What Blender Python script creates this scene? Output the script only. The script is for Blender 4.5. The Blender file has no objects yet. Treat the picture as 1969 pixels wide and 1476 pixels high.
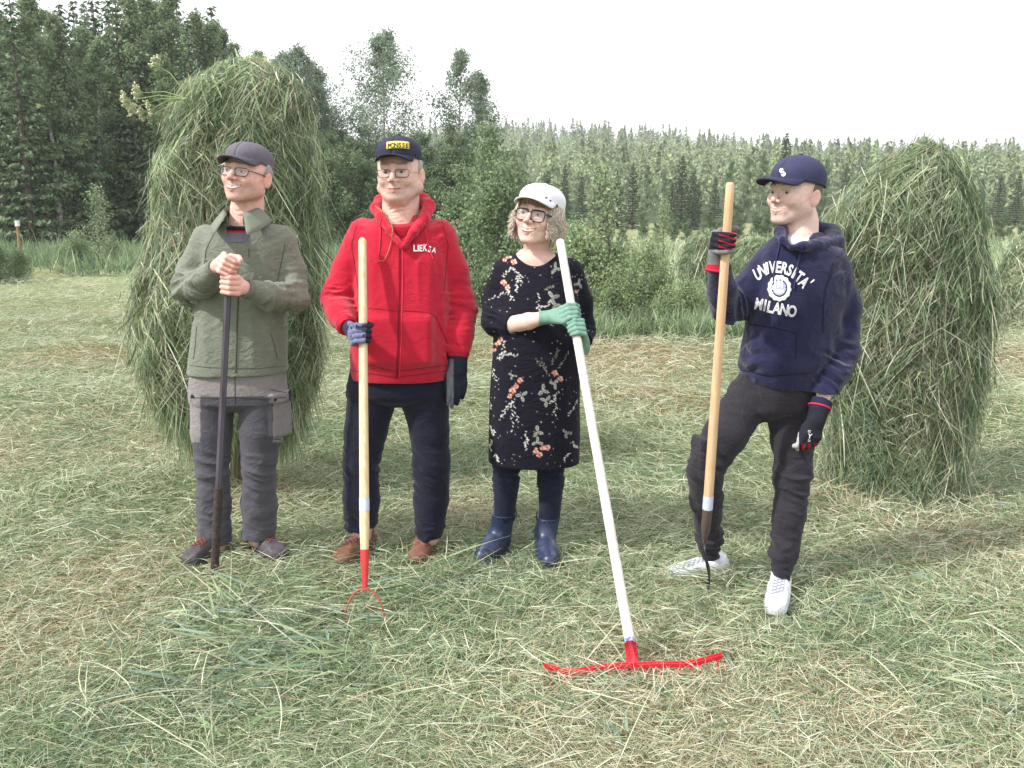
import bpy, bmesh, math, random
import numpy as np
from mathutils import Vector, Matrix, Euler
from mathutils.bvhtree import BVHTree

# ------------------------------------------------------------------ camera, world, sun, exposure
SC = bpy.context.scene
COL = SC.collection
FPX, CXP, CYP, HC = 1705.0, 984.5, 738.0, 1.50          # focal length in photo pixels, image centre, eye height
PIT = math.atan((738 - 420) / FPX)                       # camera looks down a little: horizon at row 420
cam_d = bpy.data.cameras.new('camera')
cam = bpy.data.objects.new('camera', cam_d); COL.objects.link(cam)
cam.location = (0, 0, HC)
cam.rotation_euler = (math.radians(90) - PIT, 0, 0)
cam_d.sensor_width = 36.0; cam_d.lens = 36.0 * FPX / 1969.0
cam_d.clip_start = 0.05; cam_d.clip_end = 6000
SC.camera = cam

SUN_EL, SUN_AZ = math.radians(44), math.radians(-114)     # azimuth from +Y towards +X (behind the camera, from the left)
SD = Vector((math.cos(SUN_EL) * math.sin(SUN_AZ), math.cos(SUN_EL) * math.cos(SUN_AZ), math.sin(SUN_EL)))
W = bpy.data.worlds.new('World'); SC.world = W; W.use_nodes = True
nt = W.node_tree; nt.nodes.clear()
out = nt.nodes.new('ShaderNodeOutputWorld'); bg = nt.nodes.new('ShaderNodeBackground')
sky = nt.nodes.new('ShaderNodeTexSky'); sky.sky_type = 'NISHITA'; sky.sun_disc = False
sky.sun_elevation = SUN_EL; sky.sun_rotation = SUN_AZ; sky.dust_density = 4.0; sky.air_density = 1.0
# a thin bright veil of cloud over the whole sky
tc = nt.nodes.new('ShaderNodeTexCoord'); nz = nt.nodes.new('ShaderNodeTexNoise')
nz.inputs['Scale'].default_value = 1.6; nz.inputs['Detail'].default_value = 5
rmp = nt.nodes.new('ShaderNodeMapRange'); rmp.inputs['From Min'].default_value = .3; rmp.inputs['From Max'].default_value = .7
rmp.inputs['To Min'].default_value = .80; rmp.inputs['To Max'].default_value = .95
mixs = nt.nodes.new('ShaderNodeMix'); mixs.data_type = 'RGBA'
mixs.inputs['B'].default_value = (10.4, 10.3, 10.6, 1)
nt.links.new(tc.outputs['Generated'], nz.inputs['Vector']); nt.links.new(nz.outputs['Fac'], rmp.inputs['Value'])
nt.links.new(rmp.outputs['Result'], mixs.inputs['Factor']); nt.links.new(sky.outputs['Color'], mixs.inputs['A'])
nt.links.new(mixs.outputs['Result'], bg.inputs['Color']); bg.inputs['Strength'].default_value = 0.1
nt.links.new(bg.outputs['Background'], out.inputs['Surface'])
sl = bpy.data.lights.new('sun', 'SUN'); sl.energy = 3.0; sl.angle = math.radians(2.5); sl.color = (1, .965, .92)
so = bpy.data.objects.new('sun', sl); COL.objects.link(so)
so.rotation_euler = SD.to_track_quat('Z', 'Y').to_euler()
SC.view_settings.view_transform = 'Standard'; SC.view_settings.look = 'None'
SC.view_settings.exposure = 0.80; SC.view_settings.gamma = 1.0
SC.cycles.max_bounces = 6; SC.cycles.diffuse_bounces = 3; SC.cycles.transmission_bounces = 4
SC.cycles.transparent_max_bounces = 8; SC.cycles.volume_bounces = 0

# ------------------------------------------------------------------ measuring helpers
_F = np.array([0, math.cos(PIT), -math.sin(PIT)]); _U = np.array([0, math.sin(PIT), math.cos(PIT)]); _R = np.array([1., 0, 0])
def ray(px, py):
    return _R * ((px - CXP) / FPX) - _U * ((py - CYP) / FPX) + _F
def P(px, py, Y):
    """world point seen at a photo pixel at world depth Y"""
    d = ray(px, py); s = Y / d[1]
    return np.array([0, 0, HC]) + d * s
def G(px, py, z=0.0):
    d = ray(px, py); s = (z - HC) / d[2]
    return np.array([0, 0, HC]) + d * s
def toline(A, B, py):
    """point on the 3-D line A-B that is seen at row py"""
    def row(p):
        v = p - np.array([0, 0, HC]); return CYP - FPX * (v @ _U) / (v @ _F)
    lo, hi = 0.0, 1.0
    s = 1 if row(B) > row(A) else -1
    for _ in range(40):
        m = (lo + hi) / 2
        if (row(A + (B - A) * m) - py) * s < 0: lo = m
        else: hi = m
    return A + (B - A) * lo
def lin(r, g, b):
    f = lambda c: (c / 255 / 12.92) if c / 255 <= .04045 else ((c / 255 + .055) / 1.055) ** 2.4
    return (f(r), f(g), f(b))
def unit(v):
    v = np.asarray(v, float); return v / (np.linalg.norm(v) + 1e-12)

# ------------------------------------------------------------------ materials
MATS = {}
def mat(name, col=(.5, .5, .5), rough=.8, attr=False, var=0.0, vscale=8.0, bump=0.0, bscale=200.0, spec=.3, sheen=0.0,
        metal=0.0, trans=0.0, sss=0.0, stretch=None, col2=None, coat=0.0, fold=0.0):
    if name in MATS: return MATS[name]
    m = bpy.data.materials.new(name); m.use_nodes = True; n = m.node_tree; N = n.nodes; L = n.links
    b = N['Principled BSDF']; b.inputs['Roughness'].default_value = rough
    b.inputs['Specular IOR Level'].default_value = spec; b.inputs['Metallic'].default_value = metal
    if sheen: b.inputs['Sheen Weight'].default_value = sheen; b.inputs['Sheen Roughness'].default_value = .5
    if coat: b.inputs['Coat Weight'].default_value = coat
    if sss:
        b.inputs['Subsurface Weight'].default_value = sss; b.inputs['Subsurface Radius'].default_value = (.012, .005, .003)
        b.inputs['Subsurface Scale'].default_value = 1.0
    if attr:
        a = N.new('ShaderNodeAttribute'); a.attribute_name = 'Col'; src = a.outputs['Color']
    else:
        a = N.new('ShaderNodeRGB'); a.outputs[0].default_value = (*col, 1); src = a.outputs[0]
    vec = None
    if var or bump or col2:
        t = N.new('ShaderNodeTexCoord'); vec = t.outputs['Object']
        if stretch:
            mp = N.new('ShaderNodeMapping'); mp.inputs['Scale'].default_value = stretch
            L.new(vec, mp.inputs['Vector']); vec = mp.outputs['Vector']
    if col2:
        z = N.new('ShaderNodeTexNoise'); z.inputs['Scale'].default_value = vscale; z.inputs['Detail'].default_value = 6
        L.new(vec, z.inputs['Vector'])
        r = N.new('ShaderNodeValToRGB'); r.color_ramp.elements[0].position = .4; r.color_ramp.elements[1].position = .62
        L.new(z.outputs['Fac'], r.inputs['Fac'])
        x = N.new('ShaderNodeMix'); x.data_type = 'RGBA'; L.new(r.outputs['Color'], x.inputs['Factor'])
        L.new(src, x.inputs['A']); x.inputs['B'].default_value = (*col2, 1); src = x.outputs['Result']
    if var:
        z = N.new('ShaderNodeTexNoise'); z.inputs['Scale'].default_value = vscale; z.inputs['Detail'].default_value = 5
        z.inputs['Roughness'].default_value = .65
        L.new(vec, z.inputs['Vector'])
        mr = N.new('ShaderNodeMapRange'); mr.inputs['From Min'].default_value = .25; mr.inputs['From Max'].default_value = .75
        mr.inputs['To Min'].default_value = 1 - var; mr.inputs['To Max'].default_value = 1 + var
        L.new(z.outputs['Fac'], mr.inputs['Value'])
        vm = N.new('ShaderNodeVectorMath'); vm.operation = 'SCALE'; L.new(src, vm.inputs[0]); L.new(mr.outputs['Result'], vm.inputs['Scale'])
        src = vm.outputs['Vector']
    L.new(src, b.inputs['Base Color'])
    if bump:
        z = N.new('ShaderNodeTexNoise'); z.inputs['Scale'].default_value = bscale; z.inputs['Detail'].default_value = 3
        L.new(vec, z.inputs['Vector'])
        bp = N.new('ShaderNodeBump'); bp.inputs['Strength'].default_value = bump; bp.inputs['Distance'].default_value = .004
        L.new(z.outputs['Fac'], bp.inputs['Height']); L.new(bp.outputs['Normal'], b.inputs['Normal'])
        if fold:                                            # small creases in the cloth
            mp2 = N.new('ShaderNodeMapping'); mp2.inputs['Scale'].default_value = (1, 1, 1.5); mp2.inputs['Rotation'].default_value = (.3, .5, .2); L.new(vec, mp2.inputs['Vector'])
            z2 = N.new('ShaderNodeTexNoise'); z2.inputs['Scale'].default_value = 13; z2.inputs['Detail'].default_value = 2.5; z2.inputs['Distortion'].default_value = 1.2; L.new(mp2.outputs['Vector'], z2.inputs['Vector'])
            ab = N.new('ShaderNodeMath'); ab.operation = 'SUBTRACT'; L.new(z2.outputs['Fac'], ab.inputs[0]); ab.inputs[1].default_value = .5
            ac = N.new('ShaderNodeMath'); ac.operation = 'ABSOLUTE'; L.new(ab.outputs[0], ac.inputs[0])
            b2 = N.new('ShaderNodeBump'); b2.inputs['Strength'].default_value = fold; b2.inputs['Distance'].default_value = .05
            L.new(ac.outputs[0], b2.inputs['Height']); L.new(bp.outputs['Normal'], b2.inputs['Normal']); L.new(b2.outputs['Normal'], b.inputs['Normal'])
    if trans:
        tr = N.new('ShaderNodeBsdfTranslucent'); L.new(src, tr.inputs['Color'])
        ms = N.new('ShaderNodeMixShader'); ms.inputs['Fac'].default_value = trans
        L.new(b.outputs['BSDF'], ms.inputs[1]); L.new(tr.outputs['BSDF'], ms.inputs[2])
        L.new(ms.outputs['Shader'], N['Material Output'].inputs['Surface'])
    MATS[name] = m
    return m

# ------------------------------------------------------------------ object helpers
def mesh_np(name, v, f, m=None, cols=None, smooth=True):
    """mesh from arrays; f is (n,4) or (n,3) int array or a list of such arrays"""
    me = bpy.data.meshes.new(name)
    v = np.asarray(v, np.float32)
    fs = [np.asarray(x, np.int32) for x in (f if isinstance(f, list) else [f]) if len(x)]
    me.vertices.add(len(v)); me.vertices.foreach_set('co', v.ravel())
    li = np.concatenate([x.ravel() for x in fs]); tot = np.concatenate([np.full(len(x), x.shape[1], np.int32) for x in fs])
    st = np.concatenate([[0], np.cumsum(tot)[:-1]]).astype(np.int32)
    me.loops.add(len(li)); me.loops.foreach_set('vertex_index', li)
    me.polygons.add(len(tot)); me.polygons.foreach_set('loop_start', st)
    me.polygons.foreach_set('use_smooth', np.full(len(tot), smooth, bool))
    me.update(calc_edges=True)
    if cols is not None:
        c = np.ones((len(v), 4), np.float32); c[:, :3] = cols
        a = me.color_attributes.new('Col', 'FLOAT_COLOR', 'POINT'); a.data.foreach_set('color', c.ravel())
    if m is not None: me.materials.append(m)
    return me
def tag(o, label=None, cat=None, group=None, kind=None):
    if label: o['label'] = label
    if cat: o['category'] = cat
    if group: o['group'] = group
    if kind: o['kind'] = kind
    return o
def link(name, me, parent=None, loc=None):
    o = bpy.data.objects.new(name, me); COL.objects.link(o)
    if loc is not None: o.location = Vector(loc)
    if parent is not None:
        o.parent = parent
        if me is not None and loc is None:      # mesh given in world coordinates
            o.matrix_parent_inverse = parent_world(parent).inverted()
    return o
def parent_world(o):
    m = Matrix.LocRotScale(o.location, o.rotation_euler, o.scale)
    return parent_world(o.parent) @ o.matrix_parent_inverse @ m if o.parent else m
def empty(name, loc=(0, 0, 0), parent=None):
    o = bpy.data.objects.new(name, None); COL.objects.link(o); o.location = Vector(loc); o.empty_display_size = .1
    if parent: o.parent = parent
    return o
class Geo:
    """collects quads/tris pieces into one mesh"""
    def __init__(s): s.v = []; s.f4 = []; s.f3 = []; s.c = []; s.n = 0
    def add(s, v, f, col=None):
        v = np.asarray(v, float).reshape(-1, 3); f = np.asarray(f, int)
        if len(f): (s.f4 if f.shape[1] == 4 else s.f3).append(f + s.n)
        s.v.append(v); s.n += len(v)
        c = np.zeros((len(v), 3)); c[:] = (.5, .5, .5) if col is None else col
        s.c.append(c); return s
    def tube(s, pts, rad, sides=8, col=None, cap=True):
        pts = np.asarray(pts, float); n = len(pts); rad = np.broadcast_to(np.asarray(rad, float), (n,))
        t = np.gradient(pts, axis=0); t /= np.linalg.norm(t, axis=1)[:, None] + 1e-12
        ref = np.array([0, 0, 1.]) if abs(t[0][2]) < .9 else np.array([1., 0, 0])
        u = np.cross(t, ref); u /= np.linalg.norm(u, axis=1)[:, None] + 1e-12; w = np.cross(t, u)
        a = np.linspace(0, 2 * math.pi, sides, endpoint=False)
        v = pts[:, None] + rad[:, None, None] * (np.cos(a)[None, :, None] * u[:, None] + np.sin(a)[None, :, None] * w[:, None])
        i = np.arange(n - 1)[:, None] * sides; j = np.arange(sides)[None]; k = (j + 1) % sides
        f = np.stack([i + j, i + k, i + sides + k, i + sides + j], -1).reshape(-1, 4)
        s.add(v, f[:, ::-1], col)
        if cap:
            for e, o in ((0, 0), (n - 1, 1)):
                vv = np.vstack([v[e], pts[e][None]]); jj = np.arange(sides)
                ff = np.stack([jj, (jj + 1) % sides, np.full(sides, sides)], -1)
                s.add(vv, ff if o == 0 else ff[:, ::-1], col)
        return s
    def grid(s, p, th=0.0, col=None, closed=False):
        """sheet from a (m,n,3) array, thickened by th along its normal"""
        p = np.asarray(p, float); m, n = p.shape[:2]
        i, j = np.meshgrid(np.arange(m - 1), np.arange(n - 1), indexing='ij'); a = (i * n + j).ravel()
        f = np.stack([a, a + 1, a + n + 1, a + n], -1)
        if not th: return s.add(p, f, col)
        du = np.gradient(p, axis=0); dv = np.gradient(p, axis=1); nn = np.cross(du, dv); nn /= np.linalg.norm(nn, axis=2)[..., None] + 1e-12
        q = p + nn * th; N = m * n
        b = [f[:, ::-1] , f + N]
        edge = [*( (r, r + 1) for r in range(n - 1)), *((r * n + n - 1, (r + 1) * n + n - 1) for r in range(m - 1)),
                *(((m - 1) * n + r + 1, (m - 1) * n + r) for r in range(n - 1)), *(((r + 1) * n, r * n) for r in range(m - 1))]
        e = np.array(edge); b.append(np.stack([e[:, 0], e[:, 1], e[:, 1] + N, e[:, 0] + N], -1))
        return s.add(np.concatenate([p.reshape(-1, 3), q.reshape(-1, 3)]), np.concatenate(b), col)
    def box(s, c, u, v, w, col=None):
        """box from centre and three half vectors"""
        c, u, v, w = (np.asarray(x, float) for x in (c, u, v, w))
        p = [c + a * u + b * v + d * w for a in (-1, 1) for b in (-1, 1) for d in (-1, 1)]
        return s.add(p, [[0, 1, 3, 2], [4, 6, 7, 5], [0, 4, 5, 1], [2, 3, 7, 6], [0, 2, 6, 4], [1, 5, 7, 3]], col)
    def build(s, name, m, parent=None, smooth=True, cols=False, loc=None):
        fs = [np.concatenate(x) for x in (s.f4, s.f3) if x]
        v = np.concatenate(s.v)
        me = mesh_np(name, v, fs, m, np.concatenate(s.c) if cols else None, smooth)
        return link(name, me, parent, loc)

# ------------------------------------------------------------------ signed-distance modelling
def h3(i, j, k):
    n = (i * 374761393 + j * 668265263 + k * 2147483647 * 7 + 1013904223 * k) & 0x7fffffff
    n = ((n ^ (n >> 13)) * 1274126177) & 0x7fffffff
    return ((n ^ (n >> 16)) & 0xffff).astype(np.float32) / 65535.0
def noise3(x, y, z):
    x, y, z = np.broadcast_arrays(x, y, z)
    i, j, k = (np.floor(a).astype(np.int64) for a in (x, y, z)); u, v, w = x - i, y - j, z - k
    u, v, w = (a * a * (3 - 2 * a) for a in (u, v, w)); r = 0
    for a in (0, 1):
        for b in (0, 1):
            for c in (0, 1):
                r = r + h3(i + a, j + b, k + c) * ((u if a else 1 - u) * (v if b else 1 - v) * (w if c else 1 - w))
    return r
def smin(a, b, k):
    if k <= 0: return np.minimum(a, b)
    h = np.clip(.5 + .5 * (b - a) / k, 0, 1); return b * (1 - h) + a * h - k * h * (1 - h)
class Vol:
    def __init__(s, lo, hi, h):
        s.lo = np.array(lo, float); s.h = h; n = np.ceil((np.array(hi) - s.lo) / h).astype(int) + 1
        s.ax = [(s.lo[i] + h * np.arange(n[i])).astype(np.float32) for i in range(3)]
        s.d = np.full(n, 9.0, np.float32)
    def sub(s, lo, hi):
        sl = tuple(slice(max(0, int(np.searchsorted(s.ax[i], lo[i])) - 1), int(np.searchsorted(s.ax[i], hi[i])) + 1) for i in range(3))
        return sl, tuple(np.ix_(*(s.ax[i][sl[i]] for i in range(3))))
    def op(s, fn, lo, hi, k=0.0, mode='add', pad=None):
        pad = max(2.2 * k, .012, 3 * s.h) if pad is None else pad
        sl, X = s.sub(np.array(lo) - pad, np.array(hi) + pad)
        if 0 in s.d[sl].shape: return s
        e = fn(*X); d = s.d[sl]
        if mode == 'add': r = smin(d, e, k)
        elif mode == 'sub': r = -smin(-d, e, k)
        elif mode == 'disp': r = d + e
        s.d[sl] = r; return s
    def rc(s, a, b, ra, rb, k=0.01, mode='add', fold=None):
        a = np.asarray(a, float); b = np.asarray(b, float); ab = b - a; L2 = ab @ ab + 1e-12
        def fn(X, Y, Z):
            x, y, z = X - a[0], Y - a[1], Z - a[2]
            t = np.clip((x * ab[0] + y * ab[1] + z * ab[2]) / L2, 0, 1)
            d = np.sqrt((x - t * ab[0]) ** 2 + (y - t * ab[1]) ** 2 + (z - t * ab[2]) ** 2) - (ra + t * (rb - ra))
            return d
        r = max(ra, rb)
        return s.op(fn, np.minimum(a, b) - r, np.maximum(a, b) + r, k, mode)
    def el(s, c, r, k=0.01, mode='add', R=None):
        c = np.asarray(c, float); r = np.asarray(r, float); m = r.max()
        def fn(X, Y, Z):
            x, y, z = X - c[0], Y - c[1], Z - c[2]
            if R is not None: x, y, z = (R[0][i] * x + R[1][i] * y + R[2][i] * z for i in range(3))
            k0 = np.sqrt((x / r[0]) ** 2 + (y / r[1]) ** 2 + (z / r[2]) ** 2) + 1e-6
            k1 = np.sqrt((x / r[0] ** 2) ** 2 + (y / r[1] ** 2) ** 2 + (z / r[2] ** 2) ** 2) + 1e-6
            return k0 * (k0 - 1) / k1
        q = r if R is None else np.full(3, m)
        return s.op(fn, c - q, c + q, k, mode)
    def rbox(s, c, half, rad, R=None, k=0.005, mode='add'):
        c = np.asarray(c, float); half = np.asarray(half, float)
        def fn(X, Y, Z):
            x, y, z = X - c[0], Y - c[1], Z - c[2]
            if R is not None: x, y, z = (R[0][i] * x + R[1][i] * y + R[2][i] * z for i in range(3))
            q = [np.abs(w) - (half[i] - rad) for i, w in enumerate((x, y, z))]
            o = np.sqrt(sum(np.maximum(w, 0) ** 2 for w in q)); return o + np.minimum(np.maximum(np.maximum(q[0], q[1]), q[2]), 0) - rad
        e = np.linalg.norm(half); return s.op(fn, c - e, c + e, k, mode)
    def loft(s, st, k=.02, ang=0.0, mode='add', zcut=None):
        """st rows: z, cx, cy, half width, half depth, exponent"""
        st = np.array(sorted(st), float); zz = st[:, 0]
        ca, sa = math.cos(ang), math.sin(ang)
        def fn(X, Y, Z):
            zf = Z.ravel(); g = []
            for c in range(1, 6):
                fine = np.interp(zf, zz, st[:, c]); a2 = np.interp(zf - .012, zz, st[:, c]); a3 = np.interp(zf + .012, zz, st[:, c])
                g.append(((fine + a2 + a3) / 3).reshape(Z.shape))
            x, y = X - g[0], Y - g[1]; u, v = x * ca + y * sa, -x * sa + y * ca
            e = g[4]
            rho = (np.abs(u / g[2]) ** e + np.abs(v / g[3]) ** e + 1e-9) ** (1 / e)
            d = (rho - 1) * np.minimum(g[2], g[3])
            return np.maximum(np.maximum(d, zz[0] - Z), Z - zz[-1])
        m = np.maximum(st[:, 3].max(), st[:, 4].max())
        lo = (st[:, 1].min() - m, st[:, 2].min() - m, zz[0]); hi = (st[:, 1].max() + m, st[:, 2].max() + m, zz[-1])
        return s.op(fn, lo, hi, k, mode)
    def cut(s, p, n, k=0.0, rad=None):
        """remove everything on the +n side of a plane (only within rad of p)"""
        p = np.asarray(p, float); n = unit(n)
        fn = lambda X, Y, Z: (-((X - p[0]) * n[0] + (Y - p[1]) * n[1] + (Z - p[2]) * n[2])
                              if rad is None else np.maximum(-((X - p[0]) * n[0] + (Y - p[1]) * n[1] + (Z - p[2]) * n[2]),
                              np.sqrt((X - p[0]) ** 2 + (Y - p[1]) ** 2 + (Z - p[2]) ** 2) - rad))
        r = 9 if rad is None else rad
        return s.op(fn, p - r, p + r, k, 'sub', pad=.01)
    def wrinkle(s, c, axis, reach, amp, wl, seed=0, lat=.12):
        """folds running across 'axis' near c"""
        c = np.asarray(c, float); a = unit(axis)
        def fn(X, Y, Z):
            x, y, z = X - c[0], Y - c[1], Z - c[2]; t = x * a[0] + y * a[1] + z * a[2]
            w = np.exp(-(x * x + y * y + z * z) / (reach * reach) * 1.6)
            # crease direction tilts a little from fold to fold
            l = unit(np.cross(a, (.3, .9, .2))); u = x * l[0] + y * l[1] + z * l[2]
            n = noise3((X + seed) / lat, (Y + seed * .7) / lat, (Z - seed) / lat)
            q = (t + .45 * u * (n - .5) * 2) / (wl * .72) + n * 1.3
            r = noise3(q + seed * 7, u / lat * .8 + seed, n * 1.5 + 0 * q) * .7 + noise3(q * 1.9 + seed, u / lat * 1.7 + n, n * 3 + 0 * q) * .3
            return 1.6 * amp * w * (np.abs(2 * r - 1) ** .7 * 3.2 - 1.3)
        return s.op(fn, c - reach * 1.6, c + reach * 1.6, 0, 'disp', pad=0)
    def drape(s, lo, hi, amp, sx, sz, seed=0):
        """soft folds over a box; sx / sz are the sizes across and down"""
        def fn(X, Y, Z):
            n = noise3(X / sx + seed, Y / sx, Z / sz + seed * 2) * .65 + noise3(X / sx * 2.1 + seed, Y / sx * 2.1, Z / sz * 2.3) * .35
            m = 1.0
            for A_, l_, h_ in zip((X, Y, Z), lo, hi): m = m * np.clip((A_ - min(l_, h_)) / .06, 0, 1) * np.clip((max(l_, h_) - A_) / .06, 0, 1)
            return 1.3 * amp * m * (np.abs(2 * n - 1) * 2 - .7)
        return s.op(fn, lo, hi, 0, 'disp', pad=0)
    def mesh(s, smooth=1):
        d = s.d; h = s.h; S = d < 0
        c = [S[a:S.shape[0] - 1 + a, b:S.shape[1] - 1 + b, e:S.shape[2] - 1 + e] for a in (0, 1) for b in (0, 1) for e in (0, 1)]
        cnt = sum(x.astype(np.int8) for x in c); act = (cnt > 0) & (cnt < 8)
        I = np.argwhere(act); idx = np.full(act.shape, -1, np.int64); idx[act] = np.arange(len(I))
        cor = [(a, b, e) for a in (0, 1) for b in (0, 1) for e in (0, 1)]
        val = np.stack([d[I[:, 0] + a, I[:, 1] + b, I[:, 2] + e] for a, b, e in cor], 1)
        acc = np.zeros((len(I), 3)); num = np.zeros(len(I))
        for p in range(8):
            for q in range(p + 1, 8):
                if sum(abs(cor[p][w] - cor[q][w]) for w in range(3)) != 1: continue
                m = (val[:, p] < 0) != (val[:, q] < 0)
                t = val[m, p] / (val[m, p] - val[m, q]); pp = np.array(cor[p], float); qq = np.array(cor[q], float)
                acc[m] += pp + t[:, None] * (qq - pp); num[m] += 1
        v = s.lo + h * (I + acc / num[:, None])
        F = []
        for ax in range(3):
            o1, o2 = [(1, 2), (2, 0), (0, 1)][ax]
            sh = list(S.shape); A = [slice(None)] * 3; B = [slice(None)] * 3
            A[ax] = slice(0, sh[ax] - 1); B[ax] = slice(1, sh[ax])
            for w in (o1, o2): A[w] = B[w] = slice(1, sh[w] - 1)
            a, b = S[tuple(A)], S[tuple(B)]; e = np.argwhere(a != b)
            sg = a[tuple(e.T)]; e = e.copy(); e[:, o1] += 1; e[:, o2] += 1
            def cell(u, w):
                g = e.copy(); g[:, o1] -= u; g[:, o2] -= w; return idx[tuple(g.T)]
            q = np.stack([cell(1, 1), cell(0, 1), cell(0, 0), cell(1, 0)], 1)
            q[~sg] = q[~sg][:, ::-1]; F.append(q)
        F = np.concatenate(F); F = F[(F >= 0).all(1)]
        for _ in range(smooth):
            ii = np.concatenate([F[:, a] for a in range(4) for b in (1, 3)]); jj = np.concatenate([F[:, (a + b) % 4] for a in range(4) for b in (1, 3)])
            n0 = np.bincount(ii, minlength=len(v)); s0 = np.stack([np.bincount(ii, v[jj, w], len(v)) for w in range(3)], 1)
            v = v * .5 + .5 * s0 / np.maximum(n0, 1)[:, None]
        return v, F
# ------------------------------------------------------------------ people: shared pieces
SKIN = mat('skin', attr=True, rough=.62, spec=.22, var=.07, vscale=60, bump=.5, bscale=300, sss=.06)
def rotm(yaw, pitch=0, roll=0):
    """local head frame (face towards -Y) to world; yaw>0 turns to the viewer's right, pitch>0 looks up"""
    return np.array(Matrix.Rotation(math.radians(yaw), 3, 'Z') @ Matrix.Rotation(math.radians(-pitch), 3, 'X') @ Matrix.Rotation(math.radians(roll), 3, 'Y'))
class Pose:
    def __init__(s, c, R, sc): s.c = np.asarray(c, float); s.R = R; s.s = sc
    def w(s, p): return np.asarray(p, float) @ s.R.T * s.s + s.c
    def l(s, p): return (np.asarray(p, float) - s.c) @ s.R / s.s
def gauss(v, c, r): return np.exp(-(((v - np.array(c)) / np.array(r)) ** 2).sum(1))
def head(ps, neck_base, skin, smile=0.0, opened=0.0, wx=1.0, brow=(.25, .2, .16), gaze=(0, 0), lips=(.42, .13, .12), neck_r=.056, old=0.0, female=False, blush=.5, jaw=1.0, nose=1.0, jowl=0.0, cheek=1.0):
    nb = ps.l(neck_base)
    V = Vol((-.105, -.135, min(-.30, nb[2] - .07)), (.105, .135, .14), .0021)
    V.el((0, .016, .034), (.077 * wx, .096, .084), 0)
    V.el((0, -.026, -.014), (.070 * wx, .064, .081), .022)
    jw = .051 * wx * jaw * (.93 if female else 1)
    for s in (-1, 1):
        V.rc((s * jw, .004, -.052), (s * .016, -.066, -.087), .026, .019, .024)
        V.el((s * .038, -.067, -.026 + .004 * smile), (.021 * cheek, .018, .019 * cheek), .018)
        V.rc((0, -.087, .027), (s * .043, -.072, .029), .009, .009, .012)
    V.el((0, -.070, -.091), (.023 * jaw, .020, .015), .016)
    if jowl:
        for s in (-1, 1): V.el((s * .036, -.040, -.082), (.020, .024, .018 * jowl), .02)
        V.el((0, -.035, -.105), (.040, .035, .020 * jowl), .02)
    V.rc((0, .03, -.05), (nb[0] * .5, (nb[1] + .03) * .5 + .003, nb[2] * .5 - .025), neck_r / ps.s, neck_r / ps.s, .018)
    V.rc((nb[0] * .5, (nb[1] + .03) * .5 + .003, nb[2] * .5 - .025), (nb[0], nb[1], nb[2] - .05), neck_r / ps.s, neck_r * 1.2 / ps.s, .02)
    for s in (-1, 1): V.el((s * .031, -.1, .004), (.019, .017, .0115), .008, 'sub')
    for s in (-1, 1):
        V.el((s * .031, -.0735, .004), (.0128, .0128, .0128), .001)
        V.rc((s * .019, -.086, .0085), (s * .031, -.0875, .0135), .0028, .003, .003); V.rc((s * .031, -.0875, .0135), (s * .045, -.08, .0075), .003, .0028, .003)
        if old: V.rc((s * .021, -.087, -.010), (s * .043, -.08, -.009), .004, .004, .006)
    V.rc((0, -.086, .018), (0, -.110 - .003 * nose, -.022), .0065 * nose, .0100 * nose, .009)
    for s in (-1, 1):
        V.el((s * .0128 * nose, -.1, -.028), (.0082 * nose, .011, .008), .006)
    for s in (-1, 1): V.el((s * .0062, -.108, -.0375), (.0035, .005, .004), .002, 'sub')
    mw = .024 + .008 * smile; cz = -.060 + .009 * smile
    V.el((0, -.078, -.060), (.032, .0185, .021), .014)
    for s in (-1, 1):
        V.rc((0, -.0955, -.0550 + opened * .002), (s * mw, -.080, cz + .001), .0042, .0022, .004)
        V.rc((0, -.0945, -.0660 - opened * .004), (s * mw, -.080, cz - .001), .0055, .0022, .004)
        if not opened: V.rc((0, -.1015, -.0605), (s * mw, -.0865, cz), .0022, .0016, .002, 'sub')
        if smile: V.rc((s * .019, -.101, -.031), (s * (mw + .008), -.0835, cz - .006), .0026, .003, .007, 'sub')
    for s in (-1, 1):
        Re = np.array(Matrix.Rotation(s * math.radians(-24), 3, 'Z') @ Matrix.Rotation(math.radians(-8), 3, 'X'))
        V.el((s * .080 * wx, .014, -.008), (.006, .018, .031), .004, R=Re)
        V.el((s * .087 * wx, .012, -.004), (.005, .009, .017), .004, 'sub', R=Re)
    # skin: fine folds on the neck and cheeks
    if old:
        V.wrinkle((0, -.04, -.15), (0, .3, 1), .06, .0014, .013, 3, .05)
        V.wrinkle((0, -.085, .055), (0, 0, 1), .028, .0009, .009, 5, .09)
    v, f = V.mesh(1)
    c = np.zeros((len(v), 3)); c[:] = skin
    red = np.array([.62, .20, .15]); b = blush
    for p, r, a in (((.042, -.07, -.03), (.022, .03, .02), .45), ((-.042, -.07, -.03), (.022, .03, .02), .45), ((0, -.11, -.024), (.014, .02, .014), .55),
                    ((.082, .012, -.01), (.02, .03, .04), .6), ((-.082, .012, -.01), (.02, .03, .04), .6)):
        g = gauss(v, p, r)[:, None] * a * b; c = c * (1 - g) + red * g
    if not female:
        g = (np.clip((-.03 - v[:, 2]) / .02, 0, 1) * np.clip((v[:, 2] + .118) / .02, 0, 1) * np.clip((.03 - v[:, 1]) / .03, 0, 1))[:, None] * .3
        c = c * (1 - g) + np.array([.27, .2, .18]) * g
    mo = noise3(v[:, 0] * 110 + 5, v[:, 1] * 110, v[:, 2] * 110)[:, None] * .6 + noise3(v[:, 0] * 330, v[:, 1] * 330, v[:, 2] * 330)[:, None] * .4
    c = c * (1 + (mo - .5) * np.array([.16, .30, .34]))
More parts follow.
